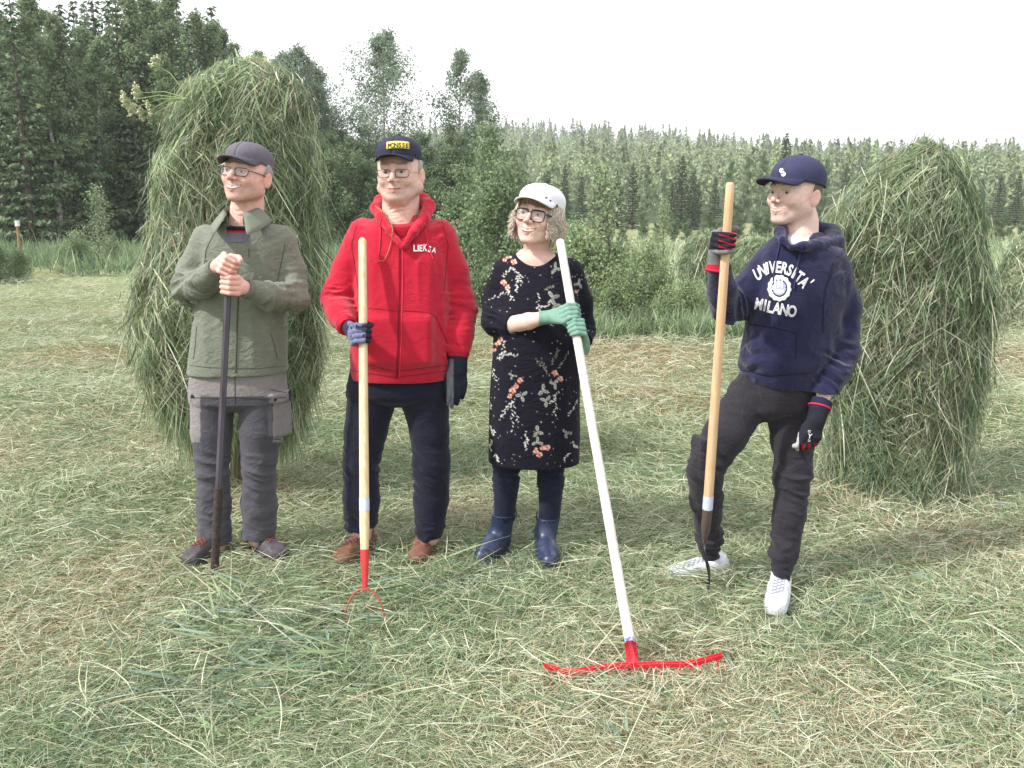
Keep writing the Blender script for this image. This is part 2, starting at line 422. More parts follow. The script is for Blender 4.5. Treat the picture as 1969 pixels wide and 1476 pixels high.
    if old:
        for s in (-1, 1):
            ax = s * v[:, 0]
            for (x0, z0_, x1, z1, w_) in ((.050, .004, .062, .014, .0012), (.050, .000, .064, .000, .0012), (.049, -.004, .061, -.012, .0012), (.020, -.030, .030 + .009 * smile, -.056, .0018), (.020, -.012, .042, -.013, .0014)):
                d_ = np.array([x1 - x0, z1 - z0_]); q_ = np.stack([ax - x0, v[:, 2] - z0_], 1); tt = np.clip(q_ @ d_ / (d_ @ d_), 0, 1); dd_ = np.linalg.norm(q_ - tt[:, None] * d_, axis=1)
                g = (np.clip(1.6 - dd_ / w_, 0, 1) * (v[:, 1] < -.03) * .38)[:, None]; c = c * (1 - g) + np.array([.30, .14, .11]) * g
    # lips
    x = np.abs(v[:, 0]); uu = np.clip(x / mw, 0, 1.2); mid = -.0605 + (cz + .0605) * uu ** 2; dm = v[:, 2] - mid; tp = np.clip(1.02 - uu ** 2, 0, 1)
    ln = (x < mw + .001) & (v[:, 1] < -.07)
    o_ = opened; up_, dn_ = .0015 + .0035 * o_, -.0012 - .0055 * o_
    g = (np.clip((up_ + .0055 * tp ** .5 - dm) / .0015, 0, 1) * np.clip((dm - dn_ * tp + .0060 * tp ** .5) / .0015, 0, 1) * ln * (tp > .02) * (.85 if female else .65))[:, None]
    c = c * (1 - g) + np.array(lips) * g
    if opened:
        ins = ln & (dm < up_ * tp + .0006) & (dm > dn_ * tp); c[ins] = (.09, .025, .025)
        te = ins & (dm > dn_ * tp * .45) & (uu < .86); c[te] = (.60, .57, .52)
    else:
        c[ln & (np.abs(dm) < .0013)] *= .45
    # eyes
    for s in (-1, 1):
        q = v - np.array([s * .031, -.0735, .004]); rr = np.linalg.norm(q, axis=1); on = (rr < .0137) & (q[:, 1] < -.004) & (np.abs(q[:, 2] + .0004) < (.0046 if old else .0056) * np.clip(1.15 - (q[:, 0] / .0135) ** 2, .1, 1))
        c[on] = (.46, .42, .40)
        gx, gz = gaze; ir = on & ((q[:, 0] - gx) ** 2 + (q[:, 2] - gz) ** 2 < .0056 ** 2); c[ir] = (.05, .065, .08)
        c[on & ((q[:, 0] - gx) ** 2 + (q[:, 2] - gz) ** 2 < .0028 ** 2)] = (.01, .01, .01)
        lid = (rr < .0175) & (q[:, 1] < -.004) & (q[:, 2] > (.0040 if old else .0050)) & (q[:, 2] < .0075); c[lid] = c[lid] * .5
        ax = s * v[:, 0]; zb = .030 + .006 * np.sin((ax - .012) / .042 * 2.6)
        eb = np.clip(1.5 - np.abs(v[:, 2] - zb) / .0042, 0, 1) * (ax > .014) * (ax < .052) * (v[:, 1] < -.05)
        g = (eb * .75)[:, None]; c = c * (1 - g) + np.array(brow) * g
    c[(np.abs(np.abs(v[:, 0]) - .0062) < .004) & (v[:, 2] < -.034) & (v[:, 2] > -.042) & (v[:, 1] < -.1)] = (.12, .04, .03)
    return ps.w(v), f, c
def rcs(V, pts, rad, k=.01):
    for i in range(len(pts) - 1): V.rc(pts[i], pts[i + 1], rad[i], rad[i + 1], k)
def boxof(pts, m):
    p = np.array(pts); return p.min(0) - m, p.max(0) + m
def grip(C, A, Wr, rp, front, rf=.0088, shift=0.0, sweep=(38, 98, 162, 222), thumb=True, sc=1.0, up=1, thumb_free=None, plam=.019):
    """hand closed around a pole: C centre on the pole, A its direction, Wr the wrist; 'front' is the way the fingers pass"""
    C = np.asarray(C, float); A = unit(A); e1 = np.asarray(Wr, float) - C; e1 = unit(e1 - (e1 @ A) * A)
    e2 = np.cross(A, e1); e2 = e2 * (1 if e2 @ np.asarray(front, float) > 0 else -1)
    pt = lambda a, r, z: C + A * z + r * (math.cos(math.radians(a)) * e1 + math.sin(math.radians(a)) * e2)
    V = Vol(*boxof([C + .075, C - .075, Wr], .03), .0022); R = rp + rf; chains = []
    for i in range(4):
        z = up * (1.5 - i) * .0205 * sc + shift; r = rf * (.95, 1, .98, .86)[i]; L = (0, 6, 2, -14)[i]
        p = [pt(sweep[0], R + .012 + .003 * (i in (1, 2)), z), pt(sweep[1] + L * .3, R + .006, z), pt(sweep[2] + L * .7, R + .001, z * .96 + shift * .04), pt(sweep[3] + L, R, z * .93)]
        rcs(V, p, [r * 1.18, r * 1.1, r, r * .86], .0028); chains.append(p)
    Wr = np.asarray(Wr, float)
    for i in range(4): V.rc(Wr * .72 + chains[i][0] * .28, chains[i][0], plam, .0118, .008)
    V.rc(Wr, Wr * .7 + (chains[1][0] + chains[2][0]) / 2 * .3, .024, plam * 1.1, .012)
    if thumb:
        z0 = up * .030 * sc + shift
        t = thumb_free if thumb_free is not None else [pt(-38, R + .012, z0), pt(-85, R + .006, z0 + up * .012), pt(-128, R + .002, z0 + up * .012)]
        t = [Wr * .55 + (t[0]) * .45] + list(t)
        rcs(V, t, [.015, rf * 1.45, rf * 1.25, rf * 1.02], .005)
    return V, chains, (e1, e2, A)
def hang(Wr, dn, th, nr, curl=20, rf=.009, sc=1.0, spread=3, thumb_out=.6):
    """relaxed hand: dn along the fingers, th towards the thumb, nr back of the hand"""
    dn = unit(dn); th = unit(th - (th @ dn) * dn); nr = unit(np.cross(dn, th)) * (1 if np.cross(dn, th) @ nr > 0 else -1)
    V = Vol(*boxof([Wr - .02, Wr + .02, Wr + dn * .2 * sc], .075), .0022)
    ends = []
    for i in range(4):
        o = (1.5 - i) * .0205 * sc; k = Wr + dn * (.092, .096, .092, .084)[i] * sc + th * o
        L = np.array([(.040, .024, .020), (.044, .028, .021), (.041, .026, .020), (.032, .020, .018)][i]) * sc
        V.rc(Wr + th * o * .55 + dn * .02, k, .0185, .0125, .010); p = k; pts = [k]; a = 0
        for j in range(3):
            a += math.radians(curl * (.7, 1.2, .9)[j] * (1 + .12 * i)); s = math.radians(spread * (1.5 - i))
            p = p + (dn * math.cos(a) - nr * math.sin(a) + th * math.sin(s)) * L[j]; pts.append(p)
        rcs(V, pts, [rf * 1.2, rf * 1.08, rf * .98, rf * .85], .003); ends.append(pts)
    t0 = Wr + dn * .03 * sc + th * .022 * sc; t1 = t0 + (dn * .75 + th * thumb_out - nr * .25) * .045 * sc; t2 = t1 + (dn + th * thumb_out * .35 - nr * .3) * .03 * sc; t3 = t2 + (dn - nr * .3) * .024 * sc
    rcs(V, [t0, t1, t2, t3], [.017, rf * 1.5, rf * 1.25, rf], .006)
    V.rc(Wr - dn * .03, Wr + dn * .03, .027, .026, .012)
    return V, ends, (dn, th, nr)
def join(parts):
    v, f, c, n = [], [], [], 0
    for a, b, e in parts:
        v.append(a); f.append(b + n); c.append(np.broadcast_to(e, a.shape)); n += len(a)
    return np.concatenate(v), np.concatenate(f), np.concatenate(c)
def under_body(st, limbs, skin):
    """the body beneath the clothes, coarse"""
    allp = np.array([p for L, r in limbs for p in L]); z = [s[0] for s in st]
    lo = np.minimum(allp.min(0) - .1, (9, 9, min(z))); hi = np.maximum(allp.max(0) + .1, (-9, -9, max(z)))
    V = Vol(lo, hi, .011)
    V.loft([(a, b, c, max(.02, d - .022), max(.02, e - .022), g) for a, b, c, d, e, g in st], 0)
    for L, r in limbs: rcs(V, L, r, .02)
    v, f = V.mesh(1); return v, f, np.array(skin)
def rows2st(rows, Y0):
    """rows (py, xl, xr, half depth, y offset, exponent) -> loft stations at depth Y0"""
    o = []
    for r in rows:
        py, xl, xr, dp = r[:4]; oy = r[4] if len(r) > 4 else 0; e = r[5] if len(r) > 5 else 2.3
        a = P(xl, py, Y0 + oy); b = P(xr, py, Y0 + oy); o.append((a[2], (a[0] + b[0]) / 2, Y0 + oy, (b[0] - a[0]) / 2, dp, e))
    return o
def chain(rows, Y0, m=.0):
    """rows (px, py, y offset, radius px) -> points, radii"""
    pts = [P(r[0], r[1], Y0 + r[2]) for r in rows]; rad = [r[3] * (Y0 + r[2]) / FPX + m for r in rows]
    return pts, rad
def bvh(v, f): return BVHTree.FromPolygons([tuple(x) for x in v], [tuple(int(i) for i in x) for x in f])
def hitpx(T, px, py, off=.002):
    d = Vector(unit(ray(px, py))); r = T.ray_cast(Vector((0, 0, HC)), d)
    if r[0] is None: return None
    n = r[1]; n = n if n.dot(d) < 0 else -n
    return np.array(r[0] + n * off), np.array(n)
def seam(T, pix, name, m, parent, r=.0015, off=.0006, sides=6, step=5, label=None):
    """thin cord lying on a garment through the given photo points"""
    pts = []
    for a, b in zip(pix[:-1], pix[1:]):
        n = max(1, int(math.hypot(b[0] - a[0], b[1] - a[1]) / step))
        pts += [(a[0] + (b[0] - a[0]) * i / n, a[1] + (b[1] - a[1]) * i / n) for i in range(n)]
    pts.append(pix[-1]); h = [hitpx(T, *p, off) for p in pts]; h = [x[0] for x in h if x is not None]
    if len(h) < 2: return None
    h = np.array(h)
    if len(h) > 4: h[1:-1] = (h[:-2] + 2 * h[1:-1] + h[2:]) / 4
    g = Geo(); g.tube(h, r, sides); o = g.build(name, m, parent)
    if label: o['label'] = label
    return o
def patch(T, poly_fn, nu, nv, name, m, parent, off=.002, th=.0015, label=None):
    """a small sheet laid on a garment; poly_fn(u, v) gives photo points"""
    p = np.zeros((nu, nv, 3)); last = None
    for i in range(nu):
        for j in range(nv):
            h = hitpx(T, *poly_fn(i / (nu - 1), j / (nv - 1)), off)
            last = h[0] if h is not None else last
            p[i, j] = last if last is not None else 0
    g = Geo(); g.grid(p, -th); o = g.build(name, m, parent)
    if label: o['label'] = label
    return o
def text_shape(s, bold=0.0):
    """filled letter outline as (verts2d, tris), height about 0.7, centred on its width"""
    c = bpy.data.curves.new('t', 'FONT'); c.body = s; c.align_x = 'CENTER'; c.offset = bold; c.fill_mode = 'BOTH'; c.resolution_u = 3
    o = bpy.data.objects.new('t', c); COL.objects.link(o)
    me = bpy.data.meshes.new_from_object(o.evaluated_get(bpy.context.evaluated_depsgraph_get()))
    bm = bmesh.new(); bm.from_mesh(me); bmesh.ops.triangulate(bm, faces=bm.faces)
    for _ in range(2):
        e = [x for x in bm.edges if x.calc_length() > .22]
        if e: bmesh.ops.subdivide_edges(bm, edges=e, cuts=1); bmesh.ops.triangulate(bm, faces=bm.faces)
    v = np.array([x.co[:2] for x in bm.verts]); f = np.array([[x.index for x in q.verts] for q in bm.faces]); bm.free()
    bpy.data.objects.remove(o); bpy.data.curves.remove(c); bpy.data.meshes.remove(me)
    return v, f
def put_letters(T, items, name, m, parent, off=.0022, label=None):
    """items: (char, px, py, height px, angle deg, width factor, bold)"""
    g = Geo()
    for ch, px, py, hp, ang, wf, bold in items:
        v, f = text_shape(ch, bold); s = hp / .7; a = math.radians(ang)
        x = v[:, 0] * s * wf; y = (v[:, 1] - .35) * s
        X = px + x * math.cos(a) + y * math.sin(a); Y = py + x * math.sin(a) - y * math.cos(a)
        w = []; ok = True
        for q, r in zip(X, Y):
            h = hitpx(T, q, r, off)
            if h is None: ok = False; break
            w.append(h[0])
        if ok: g.add(w, f)
        else: print('letter off the surface', name, ch)
    if not g.n: print('no letters placed', name, items[0]); return None
    o = g.build(name, m, parent, smooth=False)
    if label: o['label'] = label
    return o
def cap(ps, parent, m, mb, label=None, c=(0, .012, .036), r=(.090, .110, .098), brim=(.075, 60, .012, .018), tilt=0, soft=0.0, zlow=0.0, seams=True, flat=0.0, seed=1):
    """baseball cap in the head's own frame: dome, brim, button"""
    c = np.array(c); n1, n2 = 44, 18; g = Geo(); pts = np.zeros((n2 + 5, n1 + 1, 3)); Rt = np.array(Matrix.Rotation(math.radians(tilt), 3, 'X'))
    for j in range(n1 + 1):
        a = 2 * math.pi * j / n1
        for i in range(n2 + 5):
            if i <= n2:
                th = i / n2 * math.pi / 2; st, ct = math.sin(th), math.cos(th)
                if flat: ct = min(ct, 1) ** 1; st = st ** (1 - flat * .45)
                q = np.array([r[0] * st * math.sin(a), -r[1] * st * math.cos(a), r[2] * ct])
            else:
                e = (i - n2) / 4; q = np.array([r[0] * math.sin(a), -r[1] * math.cos(a), -e * (.016 + .020 * (1 - math.cos(a)) / 2)]) * (1, 1, 1)
            nn = noise3(np.array(q[0] * 28 + seed), np.array(q[1] * 28), np.array(q[2] * 28)); q = q * (1 + soft * (float(nn) - .5))
            k = 6 * a / (2 * math.pi); rib = abs(k - round(k))
            if seams and i > 0 and rib < .04: q = q * .988
            pts[i, j] = ps.w(Rt @ q + c)
    g.grid(pts, .002 * ps.s); top = g.build('crown', m, parent)
    b = Geo(); L, wid, drop, curv = brim; nu, nv = 25, 9; p = np.zeros((nv, nu, 3))
    for j in range(nu):
        u = -1 + 2 * j / (nu - 1); a = math.radians(u * wid)
        for i in range(nv):
            t = i / (nv - 1)
            base = np.array([r[0] * 1.0 * math.sin(a), -r[1] * 1.0 * math.cos(a), -.013])
            ln = L * (1 - abs(u) ** 2.6) ** .55 if abs(u) < 1 else 0
            q = base + np.array([math.sin(a) * .12, -1, 0]) * ln * t
            q[2] += -drop * t * 1.0 - curv * (u * u) * t * (ln / L) ** .5 + .004 * math.sin(t * math.pi)
            p[i, j] = ps.w(Rt @ q + c)
    b.grid(p, -.0045 * ps.s); bo = b.build('brim', mb, parent)
    k = Geo(); k.tube([ps.w(Rt @ np.array([0, 0, r[2] - .001]) + c), ps.w(Rt @ np.array([0, 0, r[2] + .006]) + c)], .007 * ps.s, 10); k.build('button', mb, parent)
    return top, bo, pts
def glasses(ps, parent, m, w=.025, h=.019, sep=.034, y=-.098, z=.002, r=.0016, tm=None, top=1.0, thick_top=0.0, wrap=.010):
    fr = Geo(); ln = Geo()
    for s in (-1, 1):
        pts = []
        for k in range(28):
            a = 2 * math.pi * k / 28; cx = math.copysign(abs(math.cos(a)) ** .55, math.cos(a)); sz = math.copysign(abs(math.sin(a)) ** .6, math.sin(a))
            ww = w * (1 + .08 * sz); pts.append((s * sep + cx * ww, y + wrap * max(0, (abs(s * sep + cx * ww) - .012)) / .05, z + sz * h))
        pts.append(pts[0]); pts.append(pts[1]); fr.tube(ps.w(pts), r * ps.s * np.array([1 + thick_top * max(0, math.sin(2 * math.pi * k / 28)) for k in range(30)]), 6, cap=False)
        q = ps.w([(s * sep, y + .002 + wrap * .4, z)] + pts[:28]); ln.add(q, [[0, 1 + k, 1 + (k + 1) % 28] for k in range(28)])
    fr.tube(ps.w([(-sep + w, y, z + h * .35), (0, y - .002, z + h * .55), (sep - w, y, z + h * .35)]), r * 1.1 * ps.s, 6)
    fr.build('frame', m, parent)
    for s in (-1, 1):
        t = Geo(); t.tube(ps.w([(s * (sep + w * .98), y + wrap * .95, z + h * .5), (s * (sep + w + .010), y + wrap + .008, z + h * .5), (s * .082, -.02, z + .008), (s * .083, .012, z + .004), (s * .08, .03, z - .012)]), r * 1.15 * ps.s, 6)
        t.build('temple', tm or m, parent)
    ln.build('lens', GLASS, parent, smooth=False)
GLASS = bpy.data.materials.new('lens_glass'); GLASS.use_nodes = True
_n = GLASS.node_tree; _n.nodes.clear(); _o = _n.nodes.new('ShaderNodeOutputMaterial'); _t = _n.nodes.new('ShaderNodeBsdfTransparent'); _t.inputs[0].default_value = (.88, .9, .9, 1)
_g = _n.nodes.new('ShaderNodeBsdfGlossy'); _g.inputs['Roughness'].default_value = .05; _m = _n.nodes.new('ShaderNodeMixShader'); _m.inputs[0].default_value = .09
_n.links.new(_t.outputs[0], _m.inputs[1]); _n.links.new(_g.outputs[0], _m.inputs[2]); _n.links.new(_m.outputs[0], _o.inputs[0])
def scalp(ps, parent, m, col, zlo=-.03, yfront=-.02, grow=.006, wx=1.0, side=-.012, name='hair'):
    """short hair below the cap at the temples and the nape"""
    V = Vol((-.11, -.13, -.1), (.11, .14, .15), .003)
    V.el((0, .016, .034), (.077 * wx + grow, .096 + grow, .084 + grow), 0)
    V.cut((0, yfront, 0), (0, -1, .25)); V.cut((0, 0, zlo), (0, .45, -1))
    for s in (-1, 1): V.el((s * .085, .012, -.02), (.02, .021, .036), .004, 'sub')
    V.drape((-.1, -.1, -.1), (.1, .12, .1), .0012, .006, .012, 3)
    v, f = V.mesh(1); n = noise3(v[:, 0] * 300, v[:, 1] * 300, v[:, 2] * 120)[:, None]
    return link(name, mesh_np(name, ps.w(v), f, m, np.array(col) * (.6 + .8 * n)), parent)
def shoe(A, toe, up_py=None, L=.29, W=.052, cols=((.05, .05, .06), (.02, .02, .02)), lace=(.3, .1, .05), parent=None, m=None, high=.10, z0=.0, name='shoe', toe_h=.034, sole_h=.022):
    """A is the ankle centre (xy used), toe the direction on the ground"""
    t = unit((toe[0], toe[1], 0)); s = np.array([-t[1], t[0], 0]); o = np.array([A[0], A[1], z0]) - t * .05
    V = Vol(o - .24 + np.array([0, 0, .20]), o + np.array([.36, .36, .20]), .004) if False else Vol(*boxof([o - t * .03, o + t * L, o + (0, 0, high)], .075), .0035)
    V.rc(o + (0, 0, .045), o + (0, 0, .05) + t * .10, W * .72, W * .80, 0); V.rc(o + t * .10 + (0, 0, .05), o + t * (L - W * 1.35) + (0, 0, toe_h + .005), W * .8, toe_h, .02)
    V.rc(o + t * (L * .55) + (0, 0, .03), o + t * (L - W * 1.3) + (0, 0, .028) + s * .0, W * .9, W * .86, .02)
    V.rc(o + t * .035 + (0, 0, .05), o + t * .02 + (0, 0, high), W * .72, W * .74, .02)
    V.cut(o + (0, 0, .004), (0, 0, -1)); V.cut(o + (0, 0, high), (t[0] * .2, t[1] * .2, 1)); V.cut(o + t * L * .6 + (0, 0, .083), (t[0] * .34, t[1] * .34, 1), .01, .14)
    V.el(o + t * (L * .5 - .040) + (0, 0, .016), (L * .5 - .002, W * .88, .020), .004, R=np.stack([t, s, (0, 0, 1)], 1)); V.cut(o + (0, 0, .002), (0, 0, -1))
    v, f = V.mesh(1); n = noise3(v[:, 0] * 40, v[:, 1] * 40, v[:, 2] * 40)[:, None]
    c = np.where((v[:, 2] < z0 + sole_h)[:, None], np.array(cols[1]), np.array(cols[0])) * (.7 + .6 * n)
    ob = link(name, mesh_np(name, v, f, m, c), parent)
    T = bvh(v, f); g = Geo()
    for i in range(5):
        q = o + t * (.085 + i * .022) + (0, 0, .3); w = W * .42
        for a in (-1, 1):
            pts = []
            for e in np.linspace(-1, 1, 7):
                h = T.ray_cast(Vector(q + s * w * e + t * .018 * a * e), Vector((0, 0, -1)))
                if h[0]: pts.append(np.array(h[0]) + (0, 0, .0025))
            if len(pts) > 2: g.tube(pts, .0022, 5)
    if g.n: g.build('laces', mat('lace_%d_%d' % (int(lace[0] * 999), int(lace[2] * 999)), lace, .8), ob)
    return ob
def topx(v):
    q = np.asarray(v, float) - np.array([0, 0, HC]); w = q @ _F
    return CXP + FPX * q[:, 0] / w, CYP - FPX * (q @ _U) / w
def cloth(V, name, m, parent, colf, nz=.12, nsc=70, smooth=1):
    v, f = V.mesh(smooth)
    c = colf(v) if callable(colf) else np.broadcast_to(np.array(colf, float), v.shape)
    n = noise3(v[:, 0] * nsc, v[:, 1] * nsc, v[:, 2] * nsc)[:, None]
    o = link(name, mesh_np(name, v, f, m, c * (1 - nz / 2 + nz * n)), parent); return o, v, f
M_SOFT = mat('softshell_cloth', attr=True, rough=.75, spec=.25, sheen=.15, var=.10, vscale=7, bump=.25, bscale=420, fold=.32)
M_FLEECE = mat('fleece_cloth', attr=True, rough=.95, spec=.1, sheen=.25, var=.10, vscale=9, bump=.6, bscale=500, fold=.2)
M_TWILL = mat('twill_cloth', attr=True, rough=.9, spec=.15, sheen=.1, var=.14, vscale=10, bump=.4, bscale=520, fold=.26)
M_KNIT = mat('knitted_glove', attr=True, rough=.85, spec=.2, var=.12, vscale=50, bump=.8, bscale=600)
M_SHOE = mat('shoe_leather', attr=True, rough=.6, spec=.35, var=.2, vscale=30, bump=.3, bscale=200)
M_RUB = mat('rubber_boot', attr=True, rough=.38, spec=.5, var=.08, vscale=15)
M_HAIR = mat('hair', attr=True, rough=.5, spec=.4)
M_BLK = mat('black_frame', (.015, .015, .018), .3, spec=.5)
M_SIL = mat('silver_frame', (.5, .5, .52), .3, metal=.8)
def sleeves(V, L, R, k=.02):
    for pts, rad in (L, R): rcs(V, pts, rad, k)

# ============================================================ person in the green jacket
def person_green():
    Y0 = 3.84; pr = empty('person', G(455, 1062)); DRESS.append(pr)
    tag(pr, 'man in a green jacket and grey cap, hands stacked on an iron bar', 'person', 'people standing in the hayfield')
    sk = (.70, .44, .37)
    ps = Pose(P(474, 339, Y0 - .03), rotm(-14, 9, 5), 1.07)
    st = rows2st([(418, 445, 500, .06), (432, 418, 522, .075), (446, 396, 542, .098), (470, 388, 548, .115), (520, 388, 550, .125), (600, 376, 552, .13), (680, 366, 551, .135), (717, 362, 552, .135)], Y0)
    aL = chain([(399, 461, .01, 29), (369, 520, 0, 26), (358, 556, -.05, 26), (385, 545, -.17, 25), (414, 516, -.27, 18)], Y0)
    aR = chain([(538, 463, .01, 30), (561, 522, .01, 27), (564, 572, -.05, 27), (520, 570, -.17, 26), (476, 555, -.26, 19)], Y0)
    B0, T0 = G(412, 1112), P(441, 506, Y0 - .30)
    A = unit(T0 - B0)
    # jacket
    V = Vol(*boxof(list(aL[0]) + list(aR[0]) + [P(362, 717, Y0), P(440, 405, Y0)], (.09, .14, .03)), .0052)
    V.loft(st, 0); sleeves(V, aL, aR, .022)
    V.cut(P(450, 716, Y0), (0.02, 0, -1)); V.cut(aL[0][-1], aL[0][-1] - aL[0][-2], 0, .05); V.cut(aR[0][-1], aR[0][-1] - aR[0][-2], 0, .05)
    V.rc(P(460, 425, Y0 - .02), P(466, 452, Y0 - .15), .045, .02, .01, 'sub')
    for c, a, r, am, w, s in ((aL[0][2], (0, .3, 1), .12, .010, .040, 1), (aR[0][2], (0, .2, 1), .13, .011, .042, 4), (aL[0][3], aL[0][4] - aL[0][2], .10, .008, .036, 2), (aR[0][3], aR[0][4] - aR[0][2], .12, .009, .040, 7),
                             (aL[0][0], (.5, 0, 1), .10, .004, .04, 3), (aR[0][0], (-.5, 0, 1), .10, .004, .04, 5)):
        V.wrinkle(c, a, r, am, w, s, .10)
    V.drape(P(360, 717, Y0 - .2) , P(556, 460, Y0 + .2), .005, .07, .30, 2)
    green = np.array(lin(120, 126, 112)) * .86
    jk, jv, jf = cloth(V, 'jacket', M_SOFT, pr, green); T = bvh(jv, jf)
    dk = mat('jacket_seam', tuple(green * .45), .8)
    # collar: open, folded down, two points at the front
    nc = P(470, 410, Y0); g = Geo(); n = 33; pc = np.zeros((7, n, 3))
    for j in range(n):
        a = math.radians(-152 + 304 * j / (n - 1)) + math.pi / 2; fr = abs(-1 + 2 * j / (n - 1)); tip = max(0, (fr - .55) / .45)
        for i in range(7):
            t = i / 6; r = .066 + .004 * (1 - t) if t < .34 else .066 + (t - .33) * (.070 + .040 * tip); up = .034 + .012 * math.sin(t * 3) if t < .34 else .046 - (t - .33) * (.085 + .045 * tip)
            if t < .2: up = .0 + t * .2
            pc[i, j] = nc + np.array([math.cos(a) * r * 1.02, math.sin(a) * r * (.95 + .35 * tip) - .018 - .035 * tip, up - .012 - .036 * fr ** 3])
    g.grid(pc, .0025); g.build('collar', mat('collar_cloth', tuple(green * 1.05), .8, var=.1, bump=.3), jk)
    seam(T, [(459, 560), (457, 600), (453, 716)], 'zip', dk, jk, .0035)
    for px in ([(410, 452), (396, 480), (392, 515)], [(548, 470), (540, 510), (532, 545)], [(520, 640), (528, 665), (533, 690)], [(378, 628), (376, 660), (372, 690)], [(478, 478), (479, 496)]): seam(T, px, 'seam', dk, jk, .0018)
    seam(T, [(364, 702), (400, 706), (453, 708), (500, 708), (550, 703)], 'hem', dk, jk, .0015)
    # cuffs
    for pts, rad in (aL, aR):
        d = unit(pts[-1] - pts[-2]); g = Geo(); g.tube([pts[-1] - d * .012, pts[-1] - d * .002, pts[-1] + d * .010], [rad[-1] * 1.02, rad[-1] * 1.05, rad[-1] * .9], 20); g.build('cuff', mat('cuff_cloth', tuple(green * .8), .8), jk)
    # shirt seen in the collar
    V = Vol(*boxof([nc], (.1, .13, .12)), .004); V.loft(rows2st([(420, 445, 498, .055, -.01), (440, 425, 512, .075, -.02), (470, 410, 520, .10, -.02)], Y0), 0); V.cut(P(466, 432, Y0 - .06), (0, -.35, 1))
    cloth(V, 'undershirt', M_TWILL, pr, lambda v: np.where((topx(v)[1] < 443)[:, None], (.012, .012, .018), np.where((topx(v)[1] < 447)[:, None], (.45, .03, .04), (.16, .16, .2))))
    # trousers, two greys with cargo pockets
    V = Vol(*boxof([P(360, 700, Y0), P(555, 1050, Y0)], (.04, .17, .05)), .0052)
    V.loft(rows2st([(695, 368, 548, .118), (750, 364, 551, .122), (775, 366, 550, .118), (788, 430, 475, .05)], Y0), 0)
    lL = chain([(409, 762, 0, 43), (407, 830, -.01, 39), (409, 895, -.02, 33), (411, 970, 0, 32), (413, 1042, .01, 33)], Y0)
    lR = chain([(504, 762, 0, 46), (503, 830, -.01, 42), (498, 895, -.03, 32), (499, 970, 0, 34), (499, 1030, .01, 33)], Y0)
    sleeves(V, lL, lR, .015)
    V.rbox(P(534, 800, Y0 - .03), (.030, .062, .092), .018, rotm(-35), .006); V.rbox(P(537, 762, Y0 - .034), (.034, .066, .022), .008, rotm(-35), .003)
    V.rbox(P(377, 795, Y0 - .02), (.020, .055, .085), .018, rotm(20), .006); V.rbox(P(375, 758, Y0 - .022), (.024, .058, .024), .008, rotm(20), .003)
    V.cut(lL[0][-1], (0, 0, -1), 0, .12); V.cut(lR[0][-1], (0, 0, -1), 0, .12)
    for L, s in ((lL, 1), (lR, 6)):
        V.wrinkle(L[0][2], (.3, 0, 1), .14, .006, .06, s, .12); V.wrinkle(L[0][4], (.2, 0, 1), .11, .008, .045, s + 3, .09); V.wrinkle(L[0][3], (-.5, 0, 1), .12, .006, .07, s + 5, .1)
    def tc_(v):
        x, y = topx(v); li, dk_ = np.array(lin(158, 152, 152)) * .66, np.array(lin(98, 97, 105)) * .60
        front = (y > 762) & (y < 1100); outer = (np.abs(x - 455) > 70) & (y < 850)
        c = np.where((front & ~outer)[:, None], dk_, li); c = np.where((y > 900)[:, None], dk_ * 1.12, c)
        return c
    tr, tv, tf = cloth(V, 'trousers', M_TWILL, pr, tc_); TT = bvh(tv, tf)
    ds = mat('trouser_seam', (.04, .04, .045), .9)
    for px in ([(452, 720), (452, 785)], [(366, 764), (410, 766), (452, 763), (500, 767), (550, 764)], [(518, 748), (550, 755)], [(500, 840), (540, 845)]): seam(TT, px, 'seam', ds, tr, .0015)
    for px in ((371, 761), (528, 768)):
        h = hitpx(TT, *px); 
        if h: g = Geo(); g.tube([h[0], h[0] + h[1] * .004], .007, 10); g.build('button', M_BLK, tr)
    fL, fR = G(413, 1060), G(499, 1056)
    for a, b in ((fL, G(378, 1082)), (fR, G(540, 1080))):
        shoe(a, b - a, parent=pr, m=M_SHOE, cols=((.07, .06, .07), (.018, .018, .02)), lace=(.22, .06, .04), L=.29, high=.155)
    # body with bare head and hands
    parts = [head(ps, P(470, 432, Y0), sk, smile=1.25, opened=1.1, old=1, wx=1.08, brow=(.3, .26, .22), gaze=(-.003, .0), neck_r=.063, nose=1.15, cheek=1.1)]
    b1 = T0 - A * .085; w2 = aR[0][-1] + unit(aR[0][-1] - aR[0][-2]) * .012
    V, ch, fr = grip(b1, A, w2, .014, (0, -1, 0), rf=.0098, sc=1.0, up=1, sweep=(20, 92, 170, 235), plam=.021); v, f = V.mesh(1); parts.append((v, f, np.array(sk) * (1 + .12 * (noise3(v[:, 0] * 60, v[:, 1] * 60, v[:, 2] * 60)[:, None] - .5)) * (1.02, .93, .93)))
    w1 = aL[0][-1] + unit(aL[0][-1] - aL[0][-2]) * .012
    A2 = unit(A + np.array([.55, 0, .25]))
    V, ch, fr = grip(T0 - A * .012, A2, w1, .017, (0, -1, .4), rf=.0098, sweep=(15, 85, 150, 215), plam=.021, up=1); v, f = V.mesh(1); parts.append((v, f, np.array(sk) * (1.05, .95, .95)))
    parts.append(under_body(st, [(aL[0], [r * .55 for r in aL[1]]), (aR[0], [r * .55 for r in aR[1]]), (lL[0] + [fL + (0, 0, .05)], [r * .7 for r in lL[1]] + [.035]), (lR[0] + [fR + (0, 0, .05)], [r * .7 for r in lR[1]] + [.035])], sk))
    v, f, c = join(parts); link('body', mesh_np('body', v, f, SKIN, c), pr)
